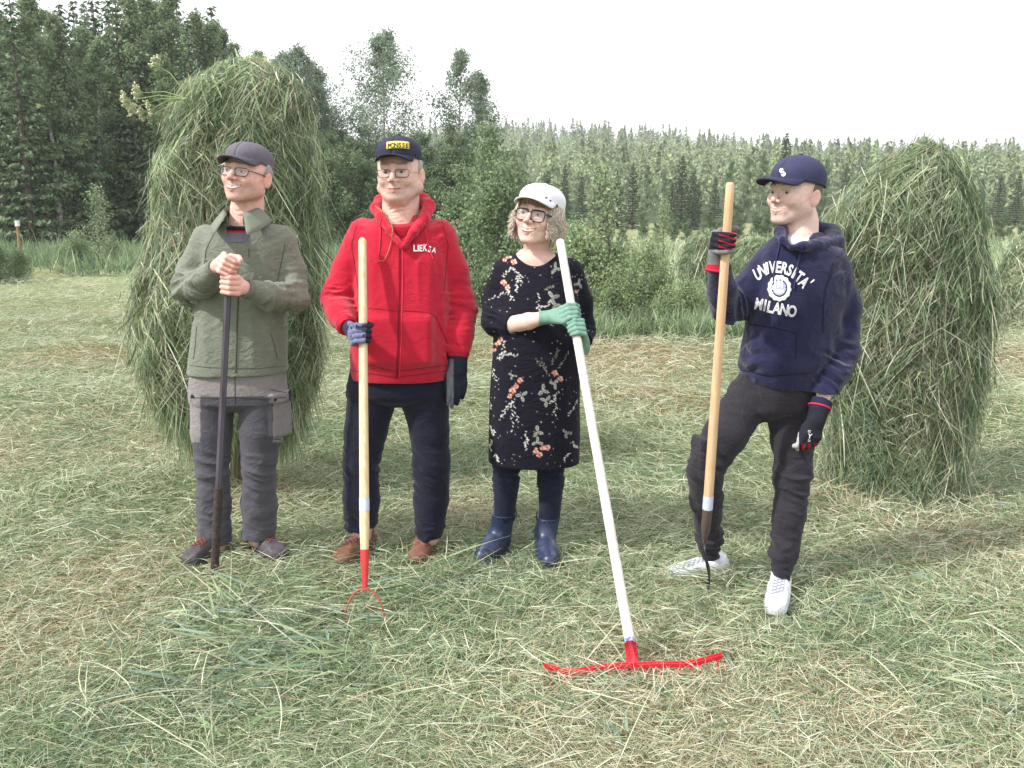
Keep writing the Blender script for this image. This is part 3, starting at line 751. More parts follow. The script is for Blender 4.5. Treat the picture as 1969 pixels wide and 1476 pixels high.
    scalp(ps, pr, M_HAIR, (.30, .28, .27), zlo=-.035, yfront=-.015, wx=1.06)
    mg = mat('grey_cap_cloth', lin(98, 94, 104), .85, var=.12, vscale=30, bump=.4)
    hat = empty('cap', ps.c); hat.parent = pr; hat.matrix_parent_inverse = parent_world(pr).inverted()
    cap(ps, hat, mg, mat('grey_cap_brim', lin(82, 80, 88), .85, var=.1, bump=.3), c=(0, .012, .070), r=(.084, .104, .060), brim=(.066, 66, .008, .034), soft=.07, flat=.28, tilt=0)
    gl = empty('glasses', ps.w((0, -.1, 0))); gl.parent = pr; gl.matrix_parent_inverse = parent_world(pr).inverted()
    glasses(ps, gl, M_BLK, w=.025, h=.0155, z=.000, r=.0014)
    # the iron bar
    bar = empty('iron_bar', B0); tag(bar, 'long iron bar with a muddy end, held by the man in green', 'iron bar')
    g = Geo(); g.tube([T0 + A * .002, T0 - A * .02, T0 * .3 + B0 * .7, T0 * .28 + B0 * .72], [.010, .0135, .0145, .0145], 6)
    g.build('shaft', mat('worn_iron', lin(98, 93, 108), .5, metal=.35, var=.3, vscale=30, bump=.3, bscale=120, stretch=(1, 1, .15), col2=(.06, .05, .05)), bar, smooth=False)
    pts = [T0 * (1 - t) + B0 * t for t in np.linspace(.70, 1.02, 26)]; g = Geo(); g.tube(pts, [.016 + .006 * random.random() if t < .6 else .015 + .004 * random.random() for t in np.linspace(0, 1, 26)], 12)
    g.build('muddy_end', mat('dried_mud', (.055, .042, .038), .95, var=.5, vscale=60, bump=1, bscale=150), bar)

# ============================================================ person in the red hoodie
def hoodcol(name, pts, rad, m, parent, colf, V=None, vox=.005):
    V = Vol(*boxof(pts, max(rad) + .02), vox); rcs(V, pts, rad, .012); V.drape(*boxof(pts, .06), .004, .04, .06, 5)
    return cloth(V, name, m, parent, colf)
def person_red():
    Y0 = 3.82; pr = empty('person', G(765, 1062)); tag(pr, 'man in a red hoodie and dark cap with yellow patch, holding a hay fork', 'person', 'people standing in the hayfield')
    sk = (.68, .45, .38)
    ps = Pose(P(768, 335, Y0 - .03), rotm(-8, 0, -1), 1.06)
    st = rows2st([(412, 735, 802, .065), (425, 714, 830, .085), (440, 690, 852, .108), (465, 685, 860, .13), (500, 684, 866, .14, -.01), (600, 680, 870, .165, -.02), (680, 674, 866, .165, -.02), (726, 676, 864, .15, -.01)], Y0)
    aL = chain([(700, 453, .01, 32), (668, 520, 0, 29), (648, 575, -.04, 28), (655, 605, -.13, 25), (668, 626, -.21, 20)], Y0)
    aR = chain([(843, 455, .01, 33), (870, 522, .01, 30), (887, 590, 0, 28), (884, 640, -.05, 26), (881, 682, -.08, 22)], Y0)
    red = np.array((.46, .012, .035)); L0 = lambda *a: P(*a)
    V = Vol(*boxof(list(aL[0]) + list(aR[0]) + [P(672, 728, Y0), P(740, 400, Y0)], (.09, .19, .03)), .0054)
    V.loft(st, 0); sleeves(V, aL, aR, .024)
    V.rbox(P(767, 655, Y0 - .165), (.135, .022, .10), .02, None, .03)
    V.cut(P(770, 727, Y0), (0, 0, -1)); V.cut(aL[0][-1], aL[0][-1] - aL[0][-2], 0, .06); V.cut(aR[0][-1], aR[0][-1] - aR[0][-2], 0, .06)
    V.rc(P(770, 420, Y0 - .04), P(770, 465, Y0 - .19), .052, .016, .012, 'sub')
    for c, a, r, am, w, s in ((aL[0][2], (0, .2, 1), .12, .008, .032, 1), (aR[0][2], (0, .2, 1), .13, .008, .034, 4), (aL[0][4], aL[0][4] - aL[0][3], .07, .006, .022, 2), (aR[0][4], (0, 0, 1), .08, .006, .025, 7), (aL[0][0], (.6, 0, 1), .13, .005, .045, 3), (aR[0][0], (-.6, 0, 1), .13, .005, .045, 5)):
        V.wrinkle(c, a, r, am, w, s, .10)
    V.drape(P(672, 727, Y0 - .2), P(870, 470, Y0 + .2), .0055, .06, .25, 3)
    jk, jv, jf = cloth(V, 'hoodie', M_FLEECE, pr, red); T = bvh(jv, jf)
    hp = [P(773, 474, Y0 - .158), P(750, 443, Y0 - .125), P(732, 417, Y0 - .075), P(721, 398, Y0 - .01), P(731, 388, Y0 + .06), P(768, 390, Y0 + .09), P(812, 386, Y0 + .06), P(826, 396, Y0 - .0), P(814, 422, Y0 - .07), P(795, 446, Y0 - .125), P(777, 474, Y0 - .158)]
    hood, hv, hf = hoodcol('hood', hp, [.008, .014, .018, .021, .028, .036, .032, .026, .022, .016, .008], M_FLEECE, jk, red * 1.05)
    TH = bvh(np.concatenate([jv, hv]), np.concatenate([jf, hf + len(jv)]))
    rd = mat('red_seam', tuple(red * .42), .9); rl = mat('red_cord', (.60, .03, .07), .8)
    seam(T, [(768, 478), (768, 560), (766, 640), (763, 727)], 'zip', rd, jk, .004); seam(T, [(774, 478), (774, 560), (772, 640), (768, 727)], 'zip_flap', rl, jk, .0025)
    for px in ([(710, 592), (760, 597)], [(776, 597), (822, 600), (838, 608), (860, 660)], [(708, 700), (760, 715)], [(772, 712), (858, 702)], [(690, 415), (676, 470), (690, 560)], [(846, 412), (862, 470), (853, 560)], [(676, 712), (765, 725), (862, 712)]): seam(T, px, 'seam', rd, jk, .0016)
    for px in ([(733, 420), (731, 470), (728, 498), (734, 510)], [(816, 430), (822, 470), (832, 498)]): seam(TH, px, 'drawstring', rl, jk, .0028, .003)
    # hay caught in the drawstring
    seam(TH, [(722, 398), (738, 412), (753, 435), (755, 455), (748, 482), (738, 504), (728, 500)], 'hay_straw', mat('dry_straw', (.42, .27, .10), .9), jk, .0014, .006)
    put_letters(TH, [('L', 798, 477, 12, 0, .9, .03), ('I', 804, 477, 12, 0, 1, .03), ('E', 809, 477, 12, 2, .75, .03), ('K', 817, 476, 13, 3, .62, .02), ('S', 825.5, 479, 11, 6, .8, .03), ('A', 834, 481, 10, 12, .75, .02)], 'lettering', mat('white_print', (.8, .8, .82), .7), jk, .004)
    for pts, rad in (aL, aR):
        d = unit(pts[-1] - pts[-2]); g = Geo(); g.tube([pts[-1] - d * .03, pts[-1] - d * .005, pts[-1] + d * .012], [rad[-1] * .98, rad[-1] * 1.0, rad[-1] * .9], 20); g.build('cuff', mat('red_rib', tuple(red * .85), .9, var=.2, vscale=120), jk)
    V = Vol(*boxof([P(768, 440, Y0 - .05)], (.12, .15, .12)), .004); V.loft(rows2st([(396, 742, 796, .055, -.01), (436, 722, 812, .085, -.03), (480, 712, 822, .10, -.015)], Y0), 0); V.cut(P(770, 434, Y0 - .10), (0, -.38, 1))
    cloth(V, 'undershirt', M_TWILL, pr, lambda v: red * .8)
    # jeans
    V = Vol(*boxof([P(660, 705, Y0), P(870, 1035, Y0)], (.04, .18, .05)), .0052)
    V.loft(rows2st([(700, 676, 864, .14), (745, 667, 865, .14), (762, 666, 866, .13), (778, 740, 796, .05)], Y0), 0)
    lL = chain([(716, 758, 0, 49), (703, 830, -.01, 41), (694, 890, -.02, 35), (695, 960, 0, 36), (694, 1012, .0, 31)], Y0)
    lR = chain([(816, 758, 0, 49), (826, 830, -.01, 38), (829, 890, -.02, 35), (829, 960, .0, 35), (826, 1030, .0, 27)], Y0)
    sleeves(V, lL, lR, .015); V.cut(lL[0][-1], (0, 0, -1), 0, .12); V.cut(lR[0][-1], (-.2, 0, -1), 0, .12)
    for L, s in ((lL, 2), (lR, 8)):
        V.wrinkle(L[0][2], (.25, 0, 1), .15, .007, .05, s, .13); V.wrinkle(L[0][4], (.15, 0, 1), .13, .009, .042, s + 3, .10); V.wrinkle(L[0][0], (.8, 0, 1), .12, .005, .05, s + 4, .1)
    navy = np.array(lin(34, 36, 52)) * .75
    jn, v2, f2 = cloth(V, 'jeans', M_TWILL, pr, navy, .3, 160)
    fL, fR = G(700, 1058), G(818, 1056)
    for a, b in ((fL, G(655, 1088)), (fR, G(803, 1088))):
        shoe(a, b - a, parent=pr, m=M_SHOE, cols=((.17, .075, .05), (.10, .075, .06)), lace=(.30, .12, .12), L=.29, high=.175)
    parts = [head(ps, P(768, 425, Y0), sk, smile=.25, opened=0, old=1, wx=1.09, brow=(.30, .24, .20), neck_r=.073, blush=.4, jaw=1.22, jowl=1.15, nose=1.1)]
    parts.append(under_body(st, [(aL[0], [r * .55 for r in aL[1]]), (aR[0], [r * .55 for r in aR[1]]), (lL[0] + [fL + (0, 0, .05)], [r * .7 for r in lL[1]] + [.035]), (lR[0] + [fR + (0, 0, .05)], [r * .7 for r in lR[1]] + [.035])], sk))
    # fork: handle line, then gloves round it
    B0 = G(702, 1192); T0 = P(697, 463, Y0 - .18); A = unit(T0 - B0)
    C = toline(T0, B0, 641); w1 = aL[0][-1] + unit(C - aL[0][-1]) * .01
    def gc(v, C=C):
        x, y = topx(v); c = np.where((x < 668)[:, None] | (noise3(v[:, 0] * 70, v[:, 1] * 70, v[:, 2] * 70) < .33)[:, None], (.035, .04, .07), (.17, .18, .30)); return np.where((x > 703)[:, None], (.03, .03, .04), c)
    z0 = .032; e = unit(w1 - C - A * ((w1 - C) @ A))
    V, ch, fr = grip(C - A * .004, A, w1, .017, (0, -1, 0), rf=.0108, sc=1.05, thumb=True, plam=.022, thumb_free=[C + e * .035 + A * .032, C + np.array([0, .028, 0]) + A * .036, C + np.array([.030, .016, 0]) + A * .033])
    g1, gv, gf = cloth(V, 'glove', M_KNIT, pr, gc, .2); v1 = (gv, gf)
    hb = aR[0][-1]
    V, en, fr = hang(hb + (0, 0, -.03), (-.06, -.05, -1), (-1, -.35, 0), (.75, -.6, 0), curl=10, rf=.0108, sc=1.08, spread=0, thumb_out=.25); V.rc(hb + (0, 0, .01), hb + (.0, 0, -.06), .043, .036, .012)
    cloth(V, 'glove', M_KNIT, pr, lambda v: np.where(((topx(v)[0] < 872) & (topx(v)[0] > 859) & (topx(v)[1] > 690) & (v[:, 1] < Y0 - .04))[:, None], (.16, .17, .20), (.022, .026, .045)), .2)
    for a, b in ((w1, C), (hb, hb + (0, 0, -.1))):
        V = Vol(*boxof([a, b], .05), .006); V.rc(a, a * .4 + b * .6, .018, .018, 0); v, f = V.mesh(1); parts.append((v, f, np.array(sk)))
    v, f, c = join(parts); link('body', mesh_np('body', v, f, SKIN, c), pr)
    scalp(ps, pr, M_HAIR, (.30, .28, .26), zlo=-.03, yfront=-.02, wx=1.08)
    nv = mat('navy_cap_cloth', lin(44, 46, 66), .85, var=.1, vscale=30, bump=.4)
    hat = empty('cap', ps.c); hat.parent = pr; hat.matrix_parent_inverse = parent_world(pr).inverted()
    top, bo, gp = cap(ps, hat, nv, mat('navy_cap_brim', lin(36, 38, 54), .85, bump=.3), c=(0, .010, .079), r=(.086, .106, .068), brim=(.062, 62, -.002, .048), tilt=0)
    deps = bpy.context.evaluated_depsgraph_get()
    cv = np.array([x.co[:] for x in top.data.vertices]); cf = [list(p.vertices) for p in top.data.polygons]; TC = BVHTree.FromPolygons([tuple(x) for x in cv], cf)
    yl = mat('yellow_patch', (.66, .55, .10), .7); ink = mat('black_print', (.02, .02, .02), .8)
    pt = patch(TC, lambda u, w: (744 + 42 * u, 274 + 13 * w + (1 - 4 * (u - .5) ** 2) * -2), 14, 6, 'patch', yl, top, .002, .002)
    TP = BVHTree.FromPolygons([tuple(x.co) for x in pt.data.vertices], [list(p.vertices) for p in pt.data.polygons])
    put_letters(TP, [(ch_, 748 + 6.9 * i, 280.2 - (1 - 4 * (i / 5 - .5) ** 2) * 1.4, 8.5, 0, .9, .02) for i, ch_ in enumerate('PONSSE')], 'lettering', ink, pt, .0015)
    gl = empty('glasses', ps.w((0, -.1, 0))); gl.parent = pr; gl.matrix_parent_inverse = parent_world(pr).inverted()
    glasses(ps, gl, M_BLK, w=.026, h=.015, z=-.001, tm=M_SIL, sep=.036, r=.0013)
    fk = empty('hay_fork', B0); tag(fk, 'hay fork with a red socket, held upright by the man in red', 'hay fork')
    S1, S2 = toline(T0, B0, 1060), toline(T0, B0, 1130)
    wood = mat('light_wood_handle', lin(226, 208, 172), .6, var=.18, vscale=14, stretch=(6, 6, .5), col2=lin(204, 174, 132), bump=.2)
    g = Geo(); k = np.linspace(0, 1, 14); g.tube([T0 + A * .012] + [T0 * (1 - t) + S1 * t for t in k], [.009] + [.016 + .0035 * t for t in k[:-1]] + [.0155], 14); g.build('handle', wood, fk)
    g = Geo(); g.tube([S1 + A * .008, S1 - A * .04, S2], [.0165, .016, .010], 14); g.build('socket', mat('red_paint', (.55, .04, .04), .4, var=.15, vscale=40), fk)
    a, b = toline(T0, B0, 957), toline(T0, B0, 982); g = Geo(); g.tube([a, b], [.0200, .0198], 16, cap=False); g.build('sticker', mat('sticker_paper', lin(190, 198, 215), .5, var=.15, vscale=70), fk)
    rt = mat('rusty_tine', (.36, .10, .06), .55, var=.3, vscale=60)
    for s in (-1, 1):
        p = [S2 + np.array([0, -.02, -.002])] + [S2 + np.array([s * .078 * math.sin(t * 1.57) ** .9, -.03 * t, -.002 - .145 * (1 - math.cos(t * 1.57))]) for t in np.linspace(.08, 1, 12)] + [G(702 + s * 37, 1206, .0)]
        g = Geo(); g.tube([x for x in p], np.linspace(.0048, .0028, len(p)), 8); g.build('tine', rt, fk)
# ============================================================ woman in the flowered dress
def floral():
    """flower print, drawn in a 2-D array: returns a sampler over photo points"""
    x0, y0, S = 925, 470, 2; Wd, Hd = 220 * S, 440 * S; img = np.zeros((Hd, Wd, 3)); img[:] = np.array(lin(30, 29, 44)) * .62
    yy, xx = np.mgrid[0:Hd, 0:Wd]; rnd = random.Random(5)
    def ell(cx, cy, a, b, ang, col, al=1):
        X = (xx / S + x0 - cx); Y = (yy / S + y0 - cy); c, s = math.cos(ang), math.sin(ang); u = X * c + Y * s; v = -X * s + Y * c
        m = (u / a) ** 2 + (v / b) ** 2 < 1; img[m] = img[m] * (1 - al) + np.array(col) * al
    co, cr, gr, wh = (.50, .17, .12), (.60, .40, .32), (.20, .21, .19), (.62, .62, .58)
    def flower(x, y, r=5):
        r *= .8
        for k in range(5):
            a = k * 1.257 + rnd.random(); ell(x + math.cos(a) * r * .7, y + math.sin(a) * r * .7, r * .62, r * .5, a, co if k % 2 else cr)
        ell(x, y, r * .3, r * .3, 0, (.35, .05, .05))
    def leaves(x, y, r=9, c=gr, a0=None):
        a0 = rnd.random() * 6 if a0 is None else a0
        for k in range(3):
            a = a0 + k * 1.9; ell(x + math.cos(a) * r * .65, y + math.sin(a) * r * .65, r * .6, r * .3, a, (.36, .37, .33)); ell(x + math.cos(a) * r * .65, y + math.sin(a) * r * .65, r * .45, r * .17, a, c)
    def sprig(x, y, X, Y, c=wh, n=8):
        for k in range(n):
            t = k / (n - 1); px, py = x + (X - x) * t + rnd.gauss(0, .6), y + (Y - y) * t + rnd.gauss(0, .6); s = rnd.choice((-1, 1)); a = math.atan2(Y - y, X - x) + s * rnd.uniform(.5, 1.1); l = rnd.uniform(.7, 1.5)
            ell(px, py, 1.1, .6, 0, c, .7); ell(px + math.cos(a) * 2.4 * l, py + math.sin(a) * 2.4 * l, 2.0 * l, .8 * l, a, c, .9)
    for _ in range(240): ell(x0 + rnd.random() * 220, y0 + rnd.random() * 440, .9, .9, 0, (.4, .4, .38))
    for a in ((978, 492, 6), (988, 503, 6), (970, 499, 4), (968, 543, 6), (976, 551, 5), (957, 660, 6), (962, 652, 5), (950, 672, 4), (1000, 731, 6), (985, 750, 7), (980, 761, 5), (992, 742, 5), (1067, 717, 6), (1077, 728, 6), (1052, 860, 6), (1030, 866, 6), (1037, 874, 6), (1043, 861, 5), (1112, 668, 5), (1108, 560, 4)): flower(*a)
    for a in ((1068, 515, 10, gr, -1.6), (1063, 571, 11, gr, -2.2), (1068, 585, 9, gr, .2), (1003, 760, 10, gr, -.6), (1044, 750, 10, gr, -1.5), (1050, 770, 10, gr, 1.6), (1033, 830, 10, gr, -1.6), (1033, 850, 9, gr, 2.8), (1090, 832, 8, (.12, .12, .11), 0), (1113, 545, 8, gr, 1), (1067, 737, 9, gr, 1.5), (985, 722, 7, (.12, .12, .11), 0)): leaves(*a)
    for a in ((980, 515, 1004, 530), (992, 530, 1003, 545), (994, 535, 993, 558), (965, 530, 985, 515), (940, 575, 978, 562), (972, 555, 985, 575), (1034, 565, 1036, 598), (1040, 592, 1056, 582), (945, 705, 952, 730), (955, 690, 972, 676), (970, 680, 992, 684), (972, 655, 960, 690), (985, 770, 962, 806), (984, 772, 985, 826), (986, 772, 996, 810), (984, 775, 970, 790), (1068, 760, 1067, 796), (1073, 752, 1060, 775), (1110, 768, 1094, 798), (1010, 828, 1012, 862), (1016, 845, 1010, 855), (1100, 852, 1110, 858), (1096, 870, 1084, 880), (945, 775, 938, 790), (940, 818, 950, 832), (944, 845, 942, 862), (952, 872, 956, 886)): sprig(*a)
    for a in ((1030, 690, 1052, 712), (1060, 700, 1072, 672), (1072, 706, 1092, 680), (1050, 712, 1040, 690), (1045, 556, 1065, 552), (1100, 600, 1110, 640)): sprig(*a, c=(.22, .22, .19), n=9)
    for a in ((942, 505, 943, 520),): sprig(*a, n=5)
    def f(v):
        x, y = topx(v); i = np.clip(((y - y0) * S).astype(int), 0, Hd - 1); j = np.clip(((x - x0) * S).astype(int), 0, Wd - 1); return img[i, j]
    return f
def person_dress():
    Y0 = 3.80; pr = empty('person', G(1010, 1068)); tag(pr, 'laughing blond woman in a black flowered dress, rubber boots and green gloves', 'person', 'people standing in the hayfield')
    sk = (.72, .49, .42)
    ps = Pose(P(1035, 419, Y0 - .03), rotm(-22, 8, 8), 1.07)
    st = rows2st([(482, 1000, 1060, .055), (494, 978, 1086, .08), (508, 962, 1106, .098), (560, 957, 1110, .13, -.01), (620, 950, 1116, .15, -.02), (690, 946, 1116, .16, -.015), (780, 941, 1115, .16), (886, 939, 1114, .15)], Y0)
    aL = chain([(973, 522, .01, 27), (952, 575, .01, 25), (953, 620, -.08, 25), (985, 624, -.13, 21)], Y0)
    aR = chain([(1096, 522, .01, 26), (1117, 580, .02, 22), (1125, 635, .02, 19), (1122, 655, -.06, 17)], Y0)
    V = Vol(*boxof(list(aL[0]) + list(aR[0]) + [P(940, 888, Y0), P(1040, 478, Y0)], (.09, .18, .03)), .0036)
    V.loft(st, 0); sleeves(V, aL, aR, .02)
    V.cut(P(1020, 886, Y0), (-.02, 0, -1)); V.cut(aL[0][-1], aL[0][-1] - aL[0][-2], 0, .05); V.cut(aR[0][-1], aR[0][-1] - aR[0][-2], 0, .04)
    V.rc(P(1029, 470, Y0 + .0), P(1031, 472, Y0 - .18), .084, .090, .01, 'sub')
    V.wrinkle(aL[0][2], (.3, 0, 1), .10, .006, .03, 1, .1); V.wrinkle(aR[0][2], (0, .2, 1), .09, .004, .03, 4, .1)
    V.drape(P(935, 888, Y0 - .2), P(1120, 560, Y0 + .2), .005, .09, .35, 8)
    dr, dv, df = cloth(V, 'dress', mat('dress_cloth', attr=True, rough=.85, spec=.15, sheen=.05, bump=.2, bscale=400, fold=.3), pr, floral(), .1)
    lL = chain([(975, 870, 0, 30), (973, 925, -.01, 26), (970, 990, 0, 21)], Y0); lR = chain([(1058, 870, 0, 30), (1059, 925, -.01, 26), (1057, 992, 0, 21)], Y0)
    V = Vol(*boxof(lL[0] + lR[0], .10), .0045); sleeves(V, lL, lR, .01)
    for L, s in ((lL, 1), (lR, 5)): V.wrinkle(L[0][1] + (0, 0, .03), (.1, 0, 1), .10, .005, .035, s, .12)
    cloth(V, 'leggings', M_TWILL, pr, np.array(lin(32, 38, 58)) * .7, .2, 140)
    bl = np.array(lin(54, 66, 98)) * .66
    for tops, foot, toe in ((P(968, 987, Y0), G(963, 1062), G(930, 1084)), (P(1056, 993, Y0), G(1047, 1068), G(1056, 1095))):
        t = unit((toe - foot) * (1, 1, 0)); s = np.array([-t[1], t[0], 0]); o = np.array([foot[0], foot[1], 0])
        V = Vol(*boxof([tops, o, o + t * .24], .085), .004)
        V.rc(tops + (0, 0, .01), o + (0, 0, .08), .052, .046, 0); V.rc(o + (0, 0, .05), o + t * .10 + (0, 0, .05), .043, .045, .02); V.rc(o + t * .1 + (0, 0, .045), o + t * .165 + (0, 0, .04), .045, .038, .02); V.rc(o + (0, 0, .12), o + t * .08 + (0, 0, .06), .04, .04, .03)
        V.cut(tops, (0, 0, 1)); V.cut(o + (0, 0, .003), (0, 0, -1)); V.rc(tops + (0, 0, .03), tops - (0, 0, .01), .044, .040, 0, 'sub')
        V.rbox(o + t * .065 + (0, 0, .012), (.105, .038, .009), .006, np.stack([t, s, (0, 0, 1)], 1), .002)
        b, bv, bf = cloth(V, 'rubber_boot', M_RUB, pr, bl, .06); TB = bvh(bv, bf)
        g = Geo(); g.tube([tops + np.array([math.cos(a) * .0485, math.sin(a) * .0485, -.004]) for a in np.linspace(0, 6.283, 25)], .0035, 6, cap=False); g.build('rim', mat('boot_rim', tuple(bl * .8), .4), b)
        for dx in (-9, 0, 9):
            q = topx(np.array([tops]))[0][0] + dx; h = hitpx(TB, q, topx(np.array([tops]))[1][0] + 11, .0003)
            if h: g = Geo(); g.tube([h[0] - h[1] * .002, h[0] + h[1] * .0012], .0042, 8); g.build('hole', mat('boot_hole', (.01, .012, .03), .8), b)
        g = Geo(); sd = -1 if tops[0] > .1 else 1
        c0 = tops + np.array([sd * .046, -.012, 0]); g.tube([c0 + (0, 0, -.03), c0 + (sd * .012, 0, .0), c0 + (sd * .008, 0, .028), c0 + (-sd * .002, -.0, .024), c0 + (0, 0, -.01)], .0035, 6); g.build('strap', mat('boot_rim', tuple(bl * .8), .4), b)
    # rake handle: from the head on the ground to beside her neck
    B0 = G(1218, 1272, .035); T0 = P(1077, 464, Y0 - .13)
    A = unit(T0 - B0); C1, C2 = toline(T0, B0, 604), toline(T0, B0, 634)
    w1 = C1 + (P(1050, 612, Y0 - .3) - C1) * 1.0; w1[1] = C1[1] + .05
    w2 = P(1121, 662, C2[1] + .045)
    mint = np.array(lin(140, 184, 164)) * .74
    gm = lambda v: mint * (.85 + .3 * noise3(v[:, 0] * 90, v[:, 1] * 90, v[:, 2] * 20)[:, None])
    V, ch, fr = grip(C1, A, w1, .017, (0, -1, 0), rf=.0100, sc=.93, plam=.02, sweep=(30, 88, 140, 180)); V.rc(w1 - unit(C1 - w1) * .035, w1, .031, .027, .008)
    cloth(V, 'glove', M_KNIT, pr, gm, .15)
    V, ch, fr = grip(C2, A, w2, .017, (0, -1, 0), rf=.0100, sc=.93, plam=.02, sweep=(30, 92, 160, 225)); V.rc(w2 + (.0, .01, -.02), w2, .029, .027, .008)
    cloth(V, 'glove', M_KNIT, pr, gm, .15)
    parts = [head(ps, P(1030, 492, Y0), sk, smile=1, opened=1, old=1, wx=1.05, brow=(.36, .27, .20), gaze=(-.002, .001), neck_r=.052, female=True, cheek=1.15, nose=.95, lips=(.50, .15, .14), blush=.35)]
    V = Vol(*boxof([aL[0][-2], aL[0][-1], w1], .05), .004); V.rc(aL[0][-2], aL[0][-1], .036, .037, 0); V.rc(aL[0][-1], (aL[0][-1] + w1) / 2, .037, .034, .01); V.rc((aL[0][-1] + w1) / 2, w1, .034, .024, .01); v, f = V.mesh(1); parts.append((v, f, np.array(sk)))
    V = Vol(*boxof([aR[0][-2], w2], .05), .005); V.rc(aR[0][-1], w2, .024, .022, 0); v, f = V.mesh(1); parts.append((v, f, np.array(sk)))
    V = Vol(*boxof([P(1030, 495, Y0)], (.15, .13, .10)), .004); V.loft(rows2st([(478, 1005, 1052, .05, 0), (492, 985, 1080, .075, -.005), (506, 972, 1096, .082, -.0), (530, 970, 1100, .085, -.0)], Y0), 0); v, f = V.mesh(1); parts.append((v, f, np.array(sk)))
    parts.append(under_body(st, [(aL[0], [r * .55 for r in aL[1]]), (aR[0], [r * .55 for r in aR[1]]), (lL[0], [r * .8 for r in lL[1]]), (lR[0], [r * .8 for r in lR[1]])], sk))
    v, f, c = join(parts); link('body', mesh_np('body', v, f, SKIN, c), pr)
    # hair: wavy strands to the jaw, flicked outwards
    rnd = np.random.RandomState(3); g = Geo(); N = 2700
    for k in range(N):
        a = rnd.uniform(math.radians(48), math.radians(312)); z0 = rnd.uniform(-.005, .055); fl = rnd.uniform(.2, 1)
        ln = rnd.uniform(.075, .125) * (1 if abs(a - math.pi) < 1.7 else .9); ph = rnd.uniform(0, 6.28); n = 8; pts = []
        rr = rnd.uniform(.95, 1.08); tint = rnd.uniform(.55, 1.15)
        for i in range(n):
            t = i / (n - 1); z = z0 + .010 * t - ln * t + .02 * fl * t ** 3; ro = 1 + t * .16 + .36 * fl * max(0, t - .55)
            x = math.sin(a + .12 * math.sin(ph + t * 5)) * .084 * ro * rr; y = -math.cos(a + .12 * math.sin(ph + t * 5)) * .100 * ro * rr + .015
            pts.append((x, y, z))
        g.tube(ps.w(pts), np.linspace(.0019, .0008, n), 3, np.array((.86, .79, .67)) * tint if rnd.rand() < .75 else np.array((.60, .49, .37)) * tint, cap=False)
    for k in range(60):
        a = rnd.uniform(-.7, .9); pts = [(math.sin(a) * .07, -.085 - .015 * math.cos(a), .058), (math.sin(a) * .075 + .006, -.096 * math.cos(a * .6), .045), (math.sin(a) * .08 + .02, -.09 * math.cos(a), .028 + rnd.uniform(0, .015))]
        g.tube(ps.w(pts), (.0018, .0015, .0008), 3, (.30, .2, .15), cap=False)
    hr = g.build('hair', M_HAIR, pr, cols=True)
    V = Vol((-.12, -.13, -.12), (.12, .15, .15), .004); V.el((0, .022, .02), (.083, .098, .095), 0); V.cut((0, -.03, 0), (0, -1, .0)); V.cut((0, 0, -.055), (0, 0, -1)); v, f = V.mesh(1)
    link('hair_base', mesh_np('hair_base', ps.w(v), f, M_HAIR, np.array((.66, .56, .44)) * (.6 + .8 * noise3(v[:, 0] * 200, v[:, 1] * 200, v[:, 2] * 30)[:, None])), hr)
    wc = mat('white_cap_cloth', (.78, .79, .83), .85, var=.05, vscale=30, bump=.3)
    hat = empty('cap', ps.c); hat.parent = pr; hat.matrix_parent_inverse = parent_world(pr).inverted()
    top, bo, gp = cap(ps, hat, wc, wc, c=(0, .012, .072), r=(.088, .108, .058), brim=(.062, 64, .006, .034), flat=.3, tilt=-2)
    TC = BVHTree.FromPolygons([tuple(x.co) for x in top.data.vertices], [list(p.vertices) for p in top.data.polygons]); g = Geo(); n_ = 0
    for px in ((1058, 386), (1058, 392), (1071, 395), (1069, 403), (1062, 400), (1078, 407), (1050, 380)):
        h = hitpx(TC, *px, .001)
        if h: g.tube([h[0] - h[1] * .002, h[0] + h[1] * .001], .0042, 8); n_ += 1
    if n_: g.build('dots', mat('navy_dots', (.03, .03, .12), .8), top)
    gl = empty('glasses', ps.w((0, -.1, 0))); gl.parent = pr; gl.matrix_parent_inverse = parent_world(pr).inverted()
    glasses(ps, gl, M_BLK, w=.026, h=.0215, z=-.002, r=.0023, thick_top=.5, sep=.033)
    # the rake
    rk = empty('hay_rake', G(1218, 1280)); tag(rk, 'wide hay rake with a red toothed head on the grass and a long white handle', 'rake')
    S1 = toline(T0, B0, 1238); wh = mat('whitewashed_handle', (.80, .78, .72), .6, var=.08, vscale=14, stretch=(6, 6, .5), col2=(.58, .54, .47), bump=.2)
    k = np.linspace(0, 1, 14); g = Geo(); g.tube([T0 + A * .006] + [T0 * (1 - t) + S1 * t for t in k], [.012] + [.0168 + .001 * t for t in k], 14); g.build('handle', wh, rk)
    rp = mat('glossy_red_metal', (.60, .02, .035), .3, spec=.5, var=.1, vscale=30)
    a, b = toline(T0, B0, 1225), toline(T0, B0, 1237); g = Geo(); g.tube([a, b], .0181, 14, cap=False); g.build('label', mat('blue_label', (.12, .12, .35), .6, col2=(.6, .6, .65), vscale=60), rk)
    B1 = G(1219, 1283, .045); g = Geo(); g.tube([S1 + A * .004, S1, B1], [.021, .0205, .0215], 16); g.build('socket', rp, rk)
    h = S1 * .72 + B1 * .28 + np.array([0, -.021, .004]); g = Geo(); g.tube([h, h + (0, -.003, .001)], .006, 10); g.build('rivet', mat('bright_rivet', (.8, .7, .6), .3, metal=.6), rk)
    px = [(1045, 1281, .050), (1066, 1284, .048), (1085, 1291, .044), (1110, 1292, .044), (1150, 1283, .048), (1190, 1280, .052), (1219, 1279, .054), (1260, 1277, .056), (1320, 1277, .056), (1345, 1272, .058), (1388, 1260, .064)]
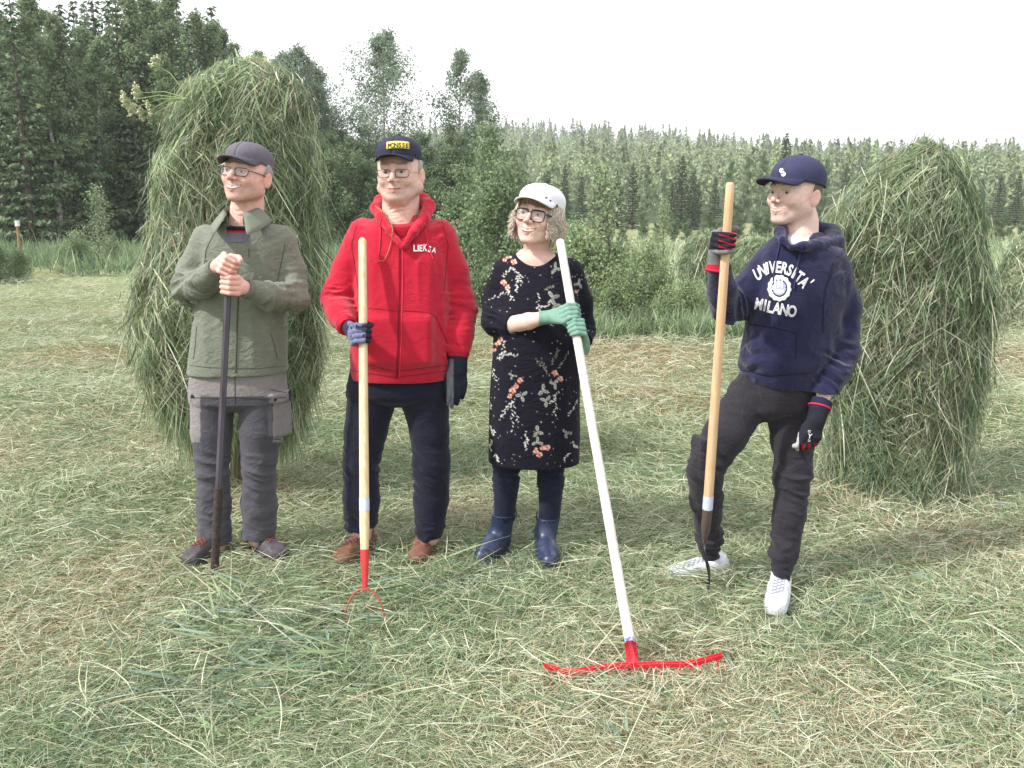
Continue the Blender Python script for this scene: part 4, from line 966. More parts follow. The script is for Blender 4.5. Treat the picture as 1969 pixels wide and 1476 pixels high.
    c = np.array([G(x, y, z) for x, y, z in px]); t = np.linspace(0, len(px) - 1, 50); c = np.stack([np.interp(t, range(len(px)), c[:, i]) for i in range(3)], 1)
    for _ in range(2): c[1:-1] = (c[:-2] + 2 * c[1:-1] + c[2:]) / 4
    prof = [(-.010, -.006), (-.010, .007), (-.007, .007), (-.005, .001), (.005, .001), (.007, .007), (.010, .007), (.010, -.006)]
    v = np.array([[q + np.array([0, a_, b_]) for a_, b_ in prof] for q in c]); g = Geo(); n, mm = v.shape[:2]
    i = np.arange(n - 1)[:, None] * mm; j = np.arange(mm)[None]; kk = (j + 1) % mm; g.add(v, np.stack([i + j, i + kk, i + mm + kk, i + mm + j], -1).reshape(-1, 4)); g.add(v[0], [[0, 1, 6, 7]]); g.add(v[-1], [[7, 6, 1, 0]])
    bar = g.build('rake_head', rp, rk, smooth=False)
    for s in np.linspace(.02, .98, 16):
        q = c[int(s * 49)]; g = Geo(); g.tube([q + (0, -.004, -.004), q + (0, -.016, -.026), q + (0, -.022, -.055)], [.0035, .0032, .002], 6); g.build('tooth', rp, rk)

# ============================================================ young man in the navy hoodie
def person_navy():
    Y0 = 3.50; pr = empty('person', G(1450, 1110)); tag(pr, 'young man in a navy hoodie and dark cap, legs apart, holding a pitchfork', 'person', 'people standing in the hayfield')
    sk = (.74, .53, .47)
    ps = Pose(P(1527, 375, Y0 - .0), rotm(-54, 3, 2), 1.06)
    st = rows2st([(446, 1500, 1575, .065, .0), (462, 1478, 1600, .09), (482, 1462, 1622, .115), (540, 1452, 1630, .135), (620, 1440, 1622, .14), (690, 1425, 1600, .145, -.01), (715, 1426, 1588, .14), (745, 1432, 1575, .13)], Y0)
    aL = chain([(1474, 510, .03, 30), (1434, 560, .02, 30), (1402, 590, -.02, 30), (1388, 560, -.10, 26), (1383, 512, -.17, 22)], Y0)
    aR = chain([(1602, 520, .0, 31), (1622, 590, .0, 32), (1618, 670, -.02, 31), (1600, 720, -.08, 28), (1575, 786, -.14, 21)], Y0)
    nv = np.array(lin(44, 46, 82)) * .62
    V = Vol(*boxof(list(aL[0]) + list(aR[0]) + [P(1425, 747, Y0), P(1530, 440, Y0)], (.09, .18, .03)), .005)
    V.loft(st, 0, ang=math.radians(8)); sleeves(V, aL, aR, .024)
    V.cut(P(1500, 738, Y0), (-.09, 0, -1)); V.cut(aL[0][-1], aL[0][-1] - aL[0][-2], 0, .06); V.cut(aR[0][-1], aR[0][-1] - aR[0][-2], 0, .06)
    V.rc(P(1540, 440, Y0 - .02), P(1522, 472, Y0 - .18), .052, .014, .012, 'sub')
    for c, a, r, am, w, s in ((aL[0][2], (1, .2, .3), .13, .007, .04, 1), (aR[0][2], (0, .2, 1), .15, .007, .045, 4), (aR[0][3], aR[0][4] - aR[0][3], .12, .007, .035, 9), (aL[0][3], (0, 0, 1), .08, .005, .03, 2), (aR[0][0], (-.6, 0, 1), .13, .005, .05, 5), (P(1450, 715, Y0 - .05), (.2, 0, 1), .14, .008, .05, 3)):
        V.wrinkle(c, a, r, am, w, s, .10)
    V.drape(P(1425, 740, Y0 - .2), P(1610, 490, Y0 + .2), .006, .09, .16, 6)
    jk, jv, jf = cloth(V, 'hoodie', M_FLEECE, pr, nv, .15); T = bvh(jv, jf)
    hp = [P(1520, 474, Y0 - .135), P(1505, 460, Y0 - .11), P(1500, 446, Y0 - .04), P(1518, 440, Y0 + .05), P(1560, 440, Y0 + .10), P(1596, 452, Y0 + .08), P(1604, 466, Y0 + .0), P(1575, 472, Y0 - .08), P(1545, 474, Y0 - .12), P(1522, 475, Y0 - .138)]
    hood, hv, hf = hoodcol('hood', hp, [.008, .014, .022, .028, .036, .042, .038, .026, .018, .008], M_FLEECE, jk, nv * 1.05)
    TH = bvh(np.concatenate([jv, hv]), np.concatenate([jf, hf + len(jv)]))
    ns = mat('navy_seam', tuple(nv * .4), .9); nc = mat('navy_cord', tuple(nv * 1.5), .8)
    for px in ([(1500, 470), (1493, 500), (1488, 540)], [(1543, 470), (1535, 500), (1526, 555)]): seam(TH, px, 'drawstring', nc, jk, .0035, .004)
    for px in ([(1435, 622), (1490, 630), (1532, 640)], [(1532, 640), (1530, 690)], [(1430, 712), (1480, 722), (1560, 716)], [(1602, 505), (1584, 560), (1582, 640)]): seam(T, px, 'seam', ns, jk, .002)
    wh = mat('white_print', (.8, .8, .82), .7); it = []; n = 11
    path = [(1457, 527), (1467, 519), (1476, 515), (1486, 513), (1497, 513), (1508, 515), (1519, 519), (1528, 524), (1537, 532), (1546, 542), (1556, 545)]
    for i, chh in enumerate("UNIVERSITA'"): it.append((chh, *path[i], 21, -22 + 7.2 * i, (1.0 if chh == 'I' else .66), .03))
    for i, chh in enumerate('MILANO'): it.append((chh, (1460, 1472, 1481, 1494, 1508, 1523)[i], 584 + i * 2.7, 21, 11, .72, .03))
    put_letters(TH, it, 'lettering', wh, jk, .003); inner = [(a_, b_, c_, d_, e_, f_, -.035) for a_, b_, c_, d_, e_, f_, g_ in it if a_ != "'"]
    put_letters(TH, inner, 'letter_fill', mat('navy_print', tuple(nv * .8), .8), jk, .0042)
    def ring(r0, r1, n=40):
        def f(u, w): a = u * 2 * math.pi; r = r0 + (r1 - r0) * w; r = r * (1 + .04 * math.sin(a * 13) * (w > .5)); return 1499 + r * math.cos(a) * .88, 554 + r * math.sin(a)
        return f
    patch(TH, ring(17, 25), 60, 4, 'crest', wh, jk, .003); patch(TH, ring(0.5, 14.5), 40, 5, 'crest', mat('pale_blue_print', (.42, .46, .68), .8), jk, .0028)
    g = Geo()
    for x, y, w_, h_ in ((1492, 546, 3, 16), (1498, 543, 3, 20), (1504, 546, 3, 16), (1499, 560, 18, 4), (1488, 553, 3, 9)):
        q = np.array([[(hitpx(TH, x + (i - .5) * w_, y + (j - .5) * h_, .0045) or (np.zeros(3),))[0] for i in (0, 1)] for j in (0, 1)])
        g.grid(q, .0008)
    g.build('crest_figure', wh, jk, smooth=False)
    for pts, rad in (aL, aR):
        d = unit(pts[-1] - pts[-2]); g = Geo(); g.tube([pts[-1] - d * .035, pts[-1] - d * .005, pts[-1] + d * .012], [rad[-1] * 1.0, rad[-1] * 1.0, rad[-1] * .9], 20); g.build('cuff', mat('navy_rib', tuple(nv * .85), .9, var=.2, vscale=120), jk)
    V = Vol(*boxof([P(1535, 455, Y0 - .04)], (.11, .14, .1)), .004); V.loft(rows2st([(440, 1508, 1562, .055, 0), (462, 1500, 1562, .08, -.02), (490, 1492, 1572, .085, -.01)], Y0), 0); V.cut(P(1530, 462, Y0 - .08), (-.1, -.45, 1))
    cloth(V, 'undershirt', M_TWILL, pr, (.62, .55, .58))
    # trousers: wide stance, cargo pockets, gathered ankles
    gy = np.array(lin(66, 63, 72)) * .50
    V = Vol(*boxof([P(1320, 720, Y0 - .02), P(1575, 1115, 3.36), P(1340, 1080, 3.6)], (.06, .13, .05)), .005)
    lL = chain([(1440, 765, .0, 43), (1395, 835, -.06, 42), (1356, 900, -.06, 33), (1358, 960, .0, 31), (1364, 1030, .08, 25), (1366, 1068, .11, 18)], Y0)
    lR = chain([(1515, 775, .0, 46), (1524, 850, -.04, 40), (1524, 920, -.08, 34), (1517, 990, -.09, 31), (1506, 1060, -.12, 26), (1503, 1108, -.13, 17)], Y0)
    V.loft(rows2st([(718, 1425, 1565, .12), (745, 1412, 1566, .125), (785, 1405, 1562, .125), (806, 1450, 1500, .05)], Y0), 0); sleeves(V, lL, lR, .02)
    V.rbox(P(1548, 862, Y0 - .06), (.014, .05, .06), .01, rotm(-15), .006); V.rbox(P(1345, 868, Y0 - .08), (.016, .05, .06), .012, rotm(15), .006)
    V.cut(lL[0][-1] - (0, 0, .02), (0, 0, -1), 0, .1); V.cut(lR[0][-1] - (0, 0, .02), (0, 0, -1), 0, .1)
    for L, s in ((lL, 3), (lR, 9)):
        V.wrinkle(L[0][2], (.5, 0, 1), .14, .008, .042, s, .12); V.wrinkle(L[0][4], (.1, 0, 1), .13, .007, .04, s + 3, .09); V.wrinkle(L[0][0], (.7, 0, 1), .13, .006, .04, s + 5, .1); V.wrinkle(L[0][3], (.3, 0, 1), .1, .006, .05, s + 7, .1)
    tr, tv, tf = cloth(V, 'trousers', M_TWILL, pr, gy, .15); TT = bvh(tv, tf); gs = mat('trouser_stitch', tuple(gy * 1.9), .9)
    for px in ([(1500, 800), (1495, 850), (1493, 900)], [(1513, 848), (1540, 850)], [(1513, 848), (1512, 875), (1538, 880)], [(1440, 750), (1425, 800), (1440, 850)], [(1457, 742), (1466, 775)], [(1350, 860), (1335, 890)]): seam(TT, px, 'seam', gs, tr, .0012)
    fL, fR = np.array([P(1366, 1085, Y0 + .11)[0], Y0 + .11, 0]), np.array([P(1500, 1120, Y0 - .13)[0], Y0 - .13, 0])
    wcol = ((.66, .68, .74), (.72, .72, .75))
    shoe(fL, np.array([-1, -.25, 0]), parent=pr, m=M_SHOE, cols=wcol, lace=(.40, .42, .50), L=.27, high=.09, z0=-.012); shoe(fR, G(1488, 1185) - G(1502, 1125), parent=pr, m=M_SHOE, cols=wcol, lace=(.30, .32, .42), L=.29, high=.10)
    parts = [head(ps, P(1540, 452, Y0), sk, smile=.9, opened=.45, old=0, wx=1.05, brow=(.32, .22, .15), gaze=(0, .001), neck_r=.065, blush=.5, jaw=.98, nose=1.05)]
    parts.append(under_body(st, [(aL[0], [r * .55 for r in aL[1]]), (aR[0], [r * .55 for r in aR[1]]), (lL[0] + [fL + (0, 0, .05)], [r * .65 for r in lL[1]] + [.035]), (lR[0] + [fR + (0, 0, .05)], [r * .65 for r in lR[1]] + [.035])], sk))
    B0 = G(1357, 1142); T0 = P(1404, 355, 3.18); A = unit(P(1404, 355, 3.18) - P(1360, 985, 3.31)); S1 = P(1360, 985, 3.31)
    C = toline(T0, S1, 466); w1 = P(1376, 500, C[1] + .045)
    def gc(v):
        x, y = topx(v); s = ((y - (x - 1380) * .28) % 11.5) < 3.2
        c = np.where((s & (x > 1382) & (y > 440) & (y < 480))[:, None], (.55, .02, .05), (.02, .02, .03)); c = np.where(((y > 480) | (y < 445))[:, None], (.20, .20, .21), c); return np.where((y > 508)[:, None], (.5, .02, .05), c)
    e = unit(w1 - C - A * ((w1 - C) @ A))
    V, ch, fr = grip(C, A, w1, .017, (0, -1, 0), rf=.0105, sc=1.0, plam=.022, sweep=(35, 92, 150, 205), thumb_free=[C + e * .03 + A * .035, C + (.012, .024, 0) + A * .04, C + (.036, .012, .0) + A * .05]); V.rc(w1 - A * .03, w1, .032, .028, .01)
    gl1 = cloth(V, 'glove', M_KNIT, pr, gc, .2)[0]
    g = Geo(); o = w1 - A * .038; u = np.array([1, 0, .2]); g.tube([o + np.array([math.cos(a) * .034, math.sin(a) * .034, -.005 * math.cos(a)]) for a in np.linspace(0, 6.283, 21)], .0045, 6, cap=False); g.build('cuff_trim', mat('red_trim', (.5, .02, .05), .7), gl1)
    hb = aR[0][-1]; dn = unit(P(1552, 870, Y0 - .2) - hb)
    V, en, fr = hang(hb + dn * .028, dn, (-1, -.25, 0), (.35, -1, 0), curl=30, rf=.0112, sc=.92, spread=1, thumb_out=.2); V.rc(hb - dn * .01, hb + dn * .04, .040, .034, .012)
    def gd(v):
        x, y = topx(v); c = np.where(((y > 852) & (np.sin(x * .55) > -.1))[:, None], (.30, .015, .03), (.018, .02, .03)); return np.where(((x < 1536) & (y > 805))[:, None], (.5, .5, .52), c)
    gl2, gv, gf = cloth(V, 'glove', M_KNIT, pr, gd, .2); g = Geo(); q = np.cross(dn, (0, 1, 0)); q = unit(q); r2 = unit(np.cross(dn, q))
    g.tube([hb - dn * .008 + q * math.cos(a) * .041 + r2 * math.sin(a) * .041 for a in np.linspace(0, 6.283, 23)], .0045, 6, cap=False); g.build('cuff_trim', mat('red_trim', (.5, .02, .05), .7), gl2)
    TG = bvh(gv, gf); put_letters(TG, [('=', 1556, 829, 9, 10, .9, .0), ('Y', 1557, 838, 10, 10, 1, .0), ('=', 1556, 847, 8, 10, .9, .0)], 'glove_print', wh, gl2, .001)
    for a, b in ((w1, C), (hb, hb + dn * .09)):
        V = Vol(*boxof([a, b], .05), .006); V.rc(a, a * .4 + b * .6, .018, .018, 0); v, f = V.mesh(1); parts.append((v, f, np.array(sk)))
    v, f, c = join(parts); link('body', mesh_np('body', v, f, SKIN, c), pr)
    scalp(ps, pr, M_HAIR, (.14, .10, .07), zlo=-.07, yfront=-.005, wx=1.03, grow=.005)
    cc = mat('dark_blue_cap', lin(52, 54, 84), .8, var=.08, vscale=30, bump=.3)
    hat = empty('cap', ps.c); hat.parent = pr; hat.matrix_parent_inverse = parent_world(pr).inverted()
    top, bo, gp = cap(ps, hat, cc, mat('dark_blue_brim', lin(44, 46, 70), .8, bump=.3), c=(0, .014, .066), r=(.090, .108, .076), brim=(.090, 58, .006, .036), tilt=0)
    g = Geo(); TC = BVHTree.FromPolygons([tuple(x.co) for x in top.data.vertices], [list(p.vertices) for p in top.data.polygons])
    put_letters(TC, [('S', 1505, 331, 14, -30, .9, .05)], 'emblem', wh, top, .002)
    pf = empty('pitchfork', B0); tag(pf, 'pitchfork with thin curved dark tines, held by the young man in navy', 'pitchfork')
    wood = mat('pole_wood', lin(218, 188, 152), .6, var=.2, vscale=14, stretch=(6, 6, .6), col2=lin(200, 160, 122), bump=.25)
    k = np.linspace(0, 1, 16); g = Geo(); g.tube([T0 + A * .008] + [T0 * (1 - t) + S1 * t for t in k], [.011] + [.0150 + .004 * t for t in k], 14); g.build('handle', wood, pf)
    a, b = toline(T0, S1, 952), toline(T0, S1, 978); g = Geo(); g.tube([a, b], .0200, 16, cap=False); g.build('sticker', mat('sticker_paper', lin(190, 198, 215), .5), pf)
    S2 = P(1354, 1045, 3.36); g = Geo(); g.tube([S1 + A * .02, S1, S1 * .5 + S2 * .5, S2], [.0198, .020, .019, .007], 12); g.build('socket', mat('brown_iron', (.10, .075, .065), .6, var=.3, vscale=50), pf)
    ti = mat('dark_tine_steel', (.06, .055, .06), .4, metal=.6)
    for dx, dy in ((0, 0), (.012, .05), (-.01, -.05)):
        p = [S2 + (0, 0, .01), S2 + (-.003 + dx * .3, dy * .8, -.01), P(1356, 1075, 3.38) + (dx * .6, dy, 0), P(1364, 1100, 3.41) + (dx, dy, 0), P(1363, 1120, 3.42) + (dx, dy, 0), np.array([P(1357, 1142, 3.43)[0] + dx, 3.43 + dy, 0.0])]
        t = np.linspace(0, 5, 22); q = np.array(p); q = np.stack([np.interp(t, range(6), q[:, i]) for i in range(3)], 1)
        for _ in range(3): q[1:-1] = (q[:-2] + q[1:-1] * 2 + q[2:]) / 4
        g = Geo(); g.tube(q, np.linspace(.005, .003, 22), 8); g.build('tine', ti, pf)
DRESS = []
# ------------------------------------------------------------------ ground
def smooth(t): t = np.clip(t, 0, 1); return t * t * (3 - 2 * t)
def n2(x, y, s, o=0.0): return noise3(np.asarray(x, float) / s + 31.7 + o, np.asarray(y, float) / s + 11.3 + o, np.full(np.shape(x), .5 + o))
def ground_h(x, y):
    x = np.asarray(x, float); y = np.asarray(y, float)
    calm = np.clip((np.abs(y - 3.6) - .5) / 1.5, .25, 1)              # where the people stand the turf is nearly level
    h = (n2(x, y, .38) - .5) * .050 * calm + (n2(x, y, 1.3, 3) - .5) * .09 * calm
    row = np.sin(y * 2.1 + (n2(x, y, 3.0, 7) - .5) * 5) * .5 + .5
    h += row ** 3 * .085 * np.clip((y - 4.5) / 2, 0, 1)
    # wooded hill behind the meadow, falling away to the right
    ridge = 21.5 + 7.5 * np.exp(-((x + 5) / 75.0) ** 2) - np.clip(x - 60, 0, 400) * .010 + (n2(x, y, 90, 5) - .5) * 6
    h += smooth((y - 95) / 340.0) * ridge * smooth((x + 160) / 130.0)
    h += smooth((y - 36) / 50) * 1.0
    return h
def tone(x, y):
    """what lies on the ground: 0 fresh green, 1 straw, 2 brown patches"""
    a = n2(x, y, .9, 1); b = n2(x, y, 2.6, 2); c = n2(x, y, .33, 4)
    br = np.zeros(np.shape(x))
    for px, py, r in ((210, 1110, .42), (60, 1230, .45), (120, 700, .6), (210, 610, .7), (1250, 1310, .35), (1150, 1390, .3), (1850, 1040, .5), (1700, 980, .5), (1250, 760, .7), (880, 980, .3), (1600, 1360, .22), (500, 960, .3), (1950, 700, 1.0), (330, 860, .4), (60, 860, .5), (1180, 700, .8)):
        g = G(px, py); br = np.maximum(br, np.exp(-(((x - g[0]) ** 2 + ((y - g[1]) * .75) ** 2) / r ** 2)))
    gn = np.zeros(np.shape(x))
    for px, py, r in ((560, 1250, .35), (430, 1190, .2), (900, 1120, .35), (150, 830, .35), (1240, 620, 1.2), (860, 900, .4), (1700, 1250, .3), (250, 1020, .3), (780, 1170, .3), (1550, 760, .7), (80, 1420, .4)):
        g = G(px, py); gn = np.maximum(gn, np.exp(-(((x - g[0]) ** 2 + ((y - g[1]) * .75) ** 2) / r ** 2)))
    return np.clip(br * .95 + np.clip((b - .60) * 4, 0, .7) * (a > .35), 0, 1), np.clip(gn * .9 + np.clip((.42 - a) * 4, 0, 1) * .8, 0, 1), c
def make_ground():
    def ax(lo, hi, d0, g):
        v = [0.0]
        while v[-1] < hi: v.append(v[-1] + d0 * (1 + g * v[-1]))
        w = [0.0]
        while w[-1] < lo: w.append(w[-1] + d0 * (1 + g * w[-1]))
        return np.array([-q for q in w[:0:-1]] + v)
    xs = ax(1500, 1500, .06, .14); ys = ax(60, 2600, .06, .12); ys = ys + 3.5
    X, Y = np.meshgrid(xs, ys); Z = ground_h(X, Y) - .012; n, m = X.shape
    i, j = np.meshgrid(np.arange(n - 1), np.arange(m - 1), indexing='ij'); a = (i * m + j).ravel()
    f = np.stack([a, a + 1, a + m + 1, a + m], -1); br, gn, c = tone(X, Y)
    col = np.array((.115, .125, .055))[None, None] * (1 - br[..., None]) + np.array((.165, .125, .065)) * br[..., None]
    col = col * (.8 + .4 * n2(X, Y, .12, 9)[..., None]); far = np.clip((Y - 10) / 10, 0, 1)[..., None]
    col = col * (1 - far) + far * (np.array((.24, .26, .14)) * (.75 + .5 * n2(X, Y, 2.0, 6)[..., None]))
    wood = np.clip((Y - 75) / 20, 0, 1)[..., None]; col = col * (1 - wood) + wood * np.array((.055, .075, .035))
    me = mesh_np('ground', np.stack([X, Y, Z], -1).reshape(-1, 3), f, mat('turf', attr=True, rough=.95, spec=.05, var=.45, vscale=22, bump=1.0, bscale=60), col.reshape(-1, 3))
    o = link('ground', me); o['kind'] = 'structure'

def blades(root, az, el, L, w, droop, bend, col, S=3, roll=None, rs=np.random.RandomState(1), taper=(1., .95, .7, .12)):
    N = len(root); d = np.stack([np.cos(el) * np.cos(az), np.cos(el) * np.sin(az), np.sin(el)], 1)
    up = np.zeros((N, 3)); up[:, 2] = 1; side = np.cross(d, up); side /= np.linalg.norm(side, axis=1)[:, None] + 1e-9
    r = rs.uniform(-1.3, 1.3, N) if roll is None else roll; nn = np.cross(side, d)
    wv = side * np.cos(r)[:, None] + nn * np.sin(r)[:, None]
    t = np.linspace(0, 1, S + 1)[None, :, None]
    p = root[:, None] + d[:, None] * (L[:, None, None] * t) + side[:, None] * ((bend * L)[:, None, None] * t ** 2)
    p[:, :, 2] -= (droop * L)[:, None] * (t[0, :, 0] ** 2)[None]
    tp = np.interp(np.linspace(0, 1, S + 1), np.linspace(0, 1, len(taper)), taper)[None, :, None]
    a = p - wv[:, None] * (w[:, None, None] * tp / 2); b = p + wv[:, None] * (w[:, None, None] * tp / 2)
    v = np.stack([a, b], 2).reshape(-1, 3); k = np.arange(N)[:, None] * (2 * (S + 1)) + np.arange(S)[None] * 2
    f = np.stack([k, k + 1, k + 3, k + 2], -1).reshape(-1, 4); c = np.repeat(col, 2 * (S + 1), 0)
    return v, f, c
GRASS = mat('cut_grass', attr=True, rough=.6, spec=.25, trans=.3)
HAYM = mat('drying_hay', attr=True, rough=.65, spec=.22, trans=.25)
PAL = np.array([(.54, .56, .39), (.70, .71, .57), (.35, .43, .25), (.21, .31, .15), (.11, .18, .09), (.21, .30, .23), (.50, .41, .26), (.33, .25, .16)])
def palette(rs, n, p, lo=.75, hi=1.2): return PAL[rs.choice(len(PAL), n, p=np.array(p) / np.sum(p))] * rs.uniform(lo, hi, n)[:, None]
def scatter(rs, N, y0, y1, pw, spread=.74, ex=1.2):
    """points over the field, denser close by"""
    u = rs.rand(N); a = 1 - pw; y = (y0 ** a + u * (y1 ** a - y0 ** a)) ** (1 / a); x = rs.uniform(-1, 1, N) * (y * spread + ex); return x, y
def trodden(x, y):
    """pressed flat round the rake head, the fork tines and the shoes"""
    m = np.zeros(np.shape(x))
    for (ax_, ay, bx, by, r) in ((1200, 1290, 1390, 1285, .06), (700, 1140, 702, 1220, .14), (1357, 1130, 1357, 1150, .05), (375, 1095, 420, 1075, .05), (530, 1090, 495, 1070, .05), (665, 1100, 700, 1075, .05), (800, 1100, 820, 1075, .05), (930, 1095, 965, 1075, .05), (1050, 1105, 1050, 1080, .05), (1490, 1200, 1500, 1140, .06)):
        a, b = G(ax_, ay), G(bx, by); d = b - a; t = np.clip(((x - a[0]) * d[0] + (y - a[1]) * d[1]) / (d @ d + 1e-9), 0, 1)
        q = np.hypot(x - a[0] - t * d[0], y - a[1] - t * d[1]); m = np.maximum(m, np.clip(1.6 - q / r, 0, 1))
    return m
def make_grass():
    rs = np.random.RandomState(11)
    # hay lying on the ground
    N = 540000; x, y = scatter(rs, N, 1.5, 30, 1.55); br, gn, c = tone(x, y); z = ground_h(x, y)
    k = (y / 3.4) ** .55; flow = n2(x, y, 1.1, 12) * 9 + n2(x, y, .4, 14) * 3; az = flow + rs.normal(0, 1.25, N)
    heap = n2(x, y, .5, 15)
    low = trodden(x, y); keep = rs.rand(N) > low * .35
    lift = rs.rand(N) ** 2 * (.035 + .05 * heap) * k * (1 - .85 * low)
    el = (rs.normal(.10, .26, N) + .12 * heap) * (1 - .8 * low); L = rs.uniform(.03, .105, N) * (1 + .5 * heap) * k * (1 - .3 * low); w = rs.uniform(.0015, .0034, N) * k ** 1.15
    col = palette(rs, N, (.28, .10, .28, .17, .08, .05, .03, .01))
    g = palette(rs, N, (.06, .04, .26, .26, .16, .2, .01, .01)); b = palette(rs, N, (.28, .22, .10, .05, .01, .0, .23, .11))
    m = rs.rand(N) < gn * .85; col[m] = g[m]; m = rs.rand(N) < br * .8; col[m] = b[m]
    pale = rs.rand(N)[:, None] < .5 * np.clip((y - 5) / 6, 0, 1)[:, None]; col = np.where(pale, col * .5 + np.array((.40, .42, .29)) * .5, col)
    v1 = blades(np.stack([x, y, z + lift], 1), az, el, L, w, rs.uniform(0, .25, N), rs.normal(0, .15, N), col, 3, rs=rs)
    # short stubble and regrowth standing up
    N = 130000; x, y = scatter(rs, N, 1.5, 16, 1.5); br, gn, c = tone(x, y); z = ground_h(x, y); keep = rs.rand(N) < (.35 + gn * .6 - br * .2) * (1 - trodden(x, y)); x, y, z, gn = x[keep], y[keep], z[keep], gn[keep]; N = len(x); k = (y / 3.4) ** .5
    hh = n2(x, y, .25, 21)
    v2 = blades(np.stack([x, y, z - .005], 1), rs.uniform(0, 6.28, N), rs.uniform(.7, 1.45, N), rs.uniform(.03, .085, N) * k * (.55 + hh * .9 + gn * .55), rs.uniform(.0018, .0034, N) * k, rs.uniform(.1, .5, N), rs.normal(0, .2, N), palette(rs, N, (.14, .06, .3, .26, .12, .06, .04, .02)), 3, rs=rs)
    v = np.concatenate([v1[0], v2[0]]); f = np.concatenate([v1[1], v2[1] + len(v1[0])]); c = np.concatenate([v1[2], v2[2]])
    tag(link('cut_grass', mesh_np('cut_grass', v, f, GRASS, c)), 'cut grass drying all over the mown meadow', 'grass', kind='stuff')
    # broad long leaves and stalks thrown over the hay, in a few heaps
    vs = []; 
    spots = [(560, 1255, .34, 420, 0), (430, 1200, .2, 160, 0), (700, 1170, .3, 200, 1), (130, 850, .3, 240, 0), (1150, 1340, .3, 200, 1), (1880, 1290, .35, 220, 1), (380, 1400, .35, 260, 1), (950, 1420, .4, 200, 1), (1600, 1120, .35, 240, 1), (900, 1130, .3, 160, 1), (520, 840, .5, 260, 0), (1250, 930, .5, 260, 1), (1450, 1400, .4, 220, 1), (100, 1050, .4, 200, 1), (1750, 1420, .4, 200, 1), (60, 610, .8, 300, 0), (250, 1330, .3, 200, 1), (1300, 1114, .16, 170, 2), (400, 1098, .10, 60, 2), (525, 1098, .10, 60, 2), (685, 1104, .10, 60, 2), (812, 1098, .08, 50, 2), (950, 1104, .10, 60, 2), (1055, 1110, .09, 50, 2), (1500, 1200, .09, 50, 2), (1100, 1305, .12, 90, 2), (1380, 1112, .10, 50, 2)]
    for px, py, r, n, kind in spots:
        n = int(n * (.85 if kind == 0 else .5))
        q = G(px, py); X = q[0] + rs.normal(0, r * .5, n); Y = q[1] + rs.normal(0, r * .55, n); base = rs.uniform(0, 6.28)
        lf = rs.rand(n) < (.6 if kind == 0 else .18 if kind == 1 else .05)
        L = np.where(lf, rs.uniform(.10, .24, n), rs.uniform(.15, .42, n)); w = np.where(lf, rs.uniform(.006, .012, n), rs.uniform(.0022, .004, n))
        if kind == 2: L = L * .38; w = w * .8
        cl = np.where(lf[:, None], palette(rs, n, (.0, .0, .2, .25, .2, .35, 0, 0)), palette(rs, n, (.4, .3, .2, .1, 0, 0, .05, 0)))
        vs.append(blades(np.stack([X, Y, ground_h(X, Y) + rs.uniform(.005, .05, n)], 1), base + rs.normal(0, .7, n), rs.normal(.12, .16, n), L, w, rs.uniform(.0, .3, n), rs.normal(0, .18, n), cl, 4, rs=rs, taper=(.5, 1, .9, .6, .1)))
    o = 0; V_, F_, C_ = [], [], []
    for v, f, c in vs: V_.append(v); F_.append(f + o); C_.append(c); o += len(v)
    tag(link('loose_stalks', mesh_np('loose_stalks', np.concatenate(V_), np.concatenate(F_), GRASS, np.concatenate(C_))), 'long green leaves and pale stalks strewn in heaps over the cut grass', 'stalks', kind='stuff')
def tall_grass():
    rs = np.random.RandomState(21); vs = []
    def band(N, xa, xb, ya, yb, h, wd, pal, name=None, hf=None):
        x = rs.uniform(xa, xb, N); y = rs.uniform(ya, yb, N) + (n2(x, 0 * x, .5, 41) - .5) * 1.3 * (ya > 10) * (ya < 11); hh = h * (.30 + .95 * n2(x, y, .7, 33)) * rs.uniform(.6, 1.1, N)
        return blades(np.stack([x, y, ground_h(x, y) - .02], 1), rs.uniform(0, 6.28, N), rs.uniform(1.0, 1.5, N), hh, wd * rs.uniform(.6, 1.3, N), rs.uniform(.05, .45, N), rs.normal(0, .15, N), palette(rs, N, pal), 3, rs=rs)
    gp = (.04, .0, .25, .36, .25, .1, 0, 0)
    sets = [('tall_grass', 'dark band of uncut grass along the foot of the forest, left of the hay poles', band(26000, -22, -1.5, 22.8, 32, 1.2, .022, gp)),
            ('tall_grass', 'dark clump of tall grass at the left edge, in front of the mound', band(2600, -14.2, -11.9, 20.2, 22.2, .62, .018, gp)),
            ('tall_grass', 'pale strip of uncut grass behind the shrubs in the middle of the meadow', band(30000, -1.5, 30, 15, 44, 1.0, .026, (.16, .08, .46, .22, .06, .02, 0, 0))),
            ('weeds', 'thick green weeds growing among the low shrubs', band(22000, .3, 4.6, 10.6, 14.5, .62, .014, (.05, .02, .36, .34, .16, .06, 0, 0)))]
    for nm, lb, (v, f, c) in sets: tag(link(nm, mesh_np(nm, v, f, GRASS, c)), lb, 'grass' if nm != 'weeds' else 'weeds', kind='stuff')

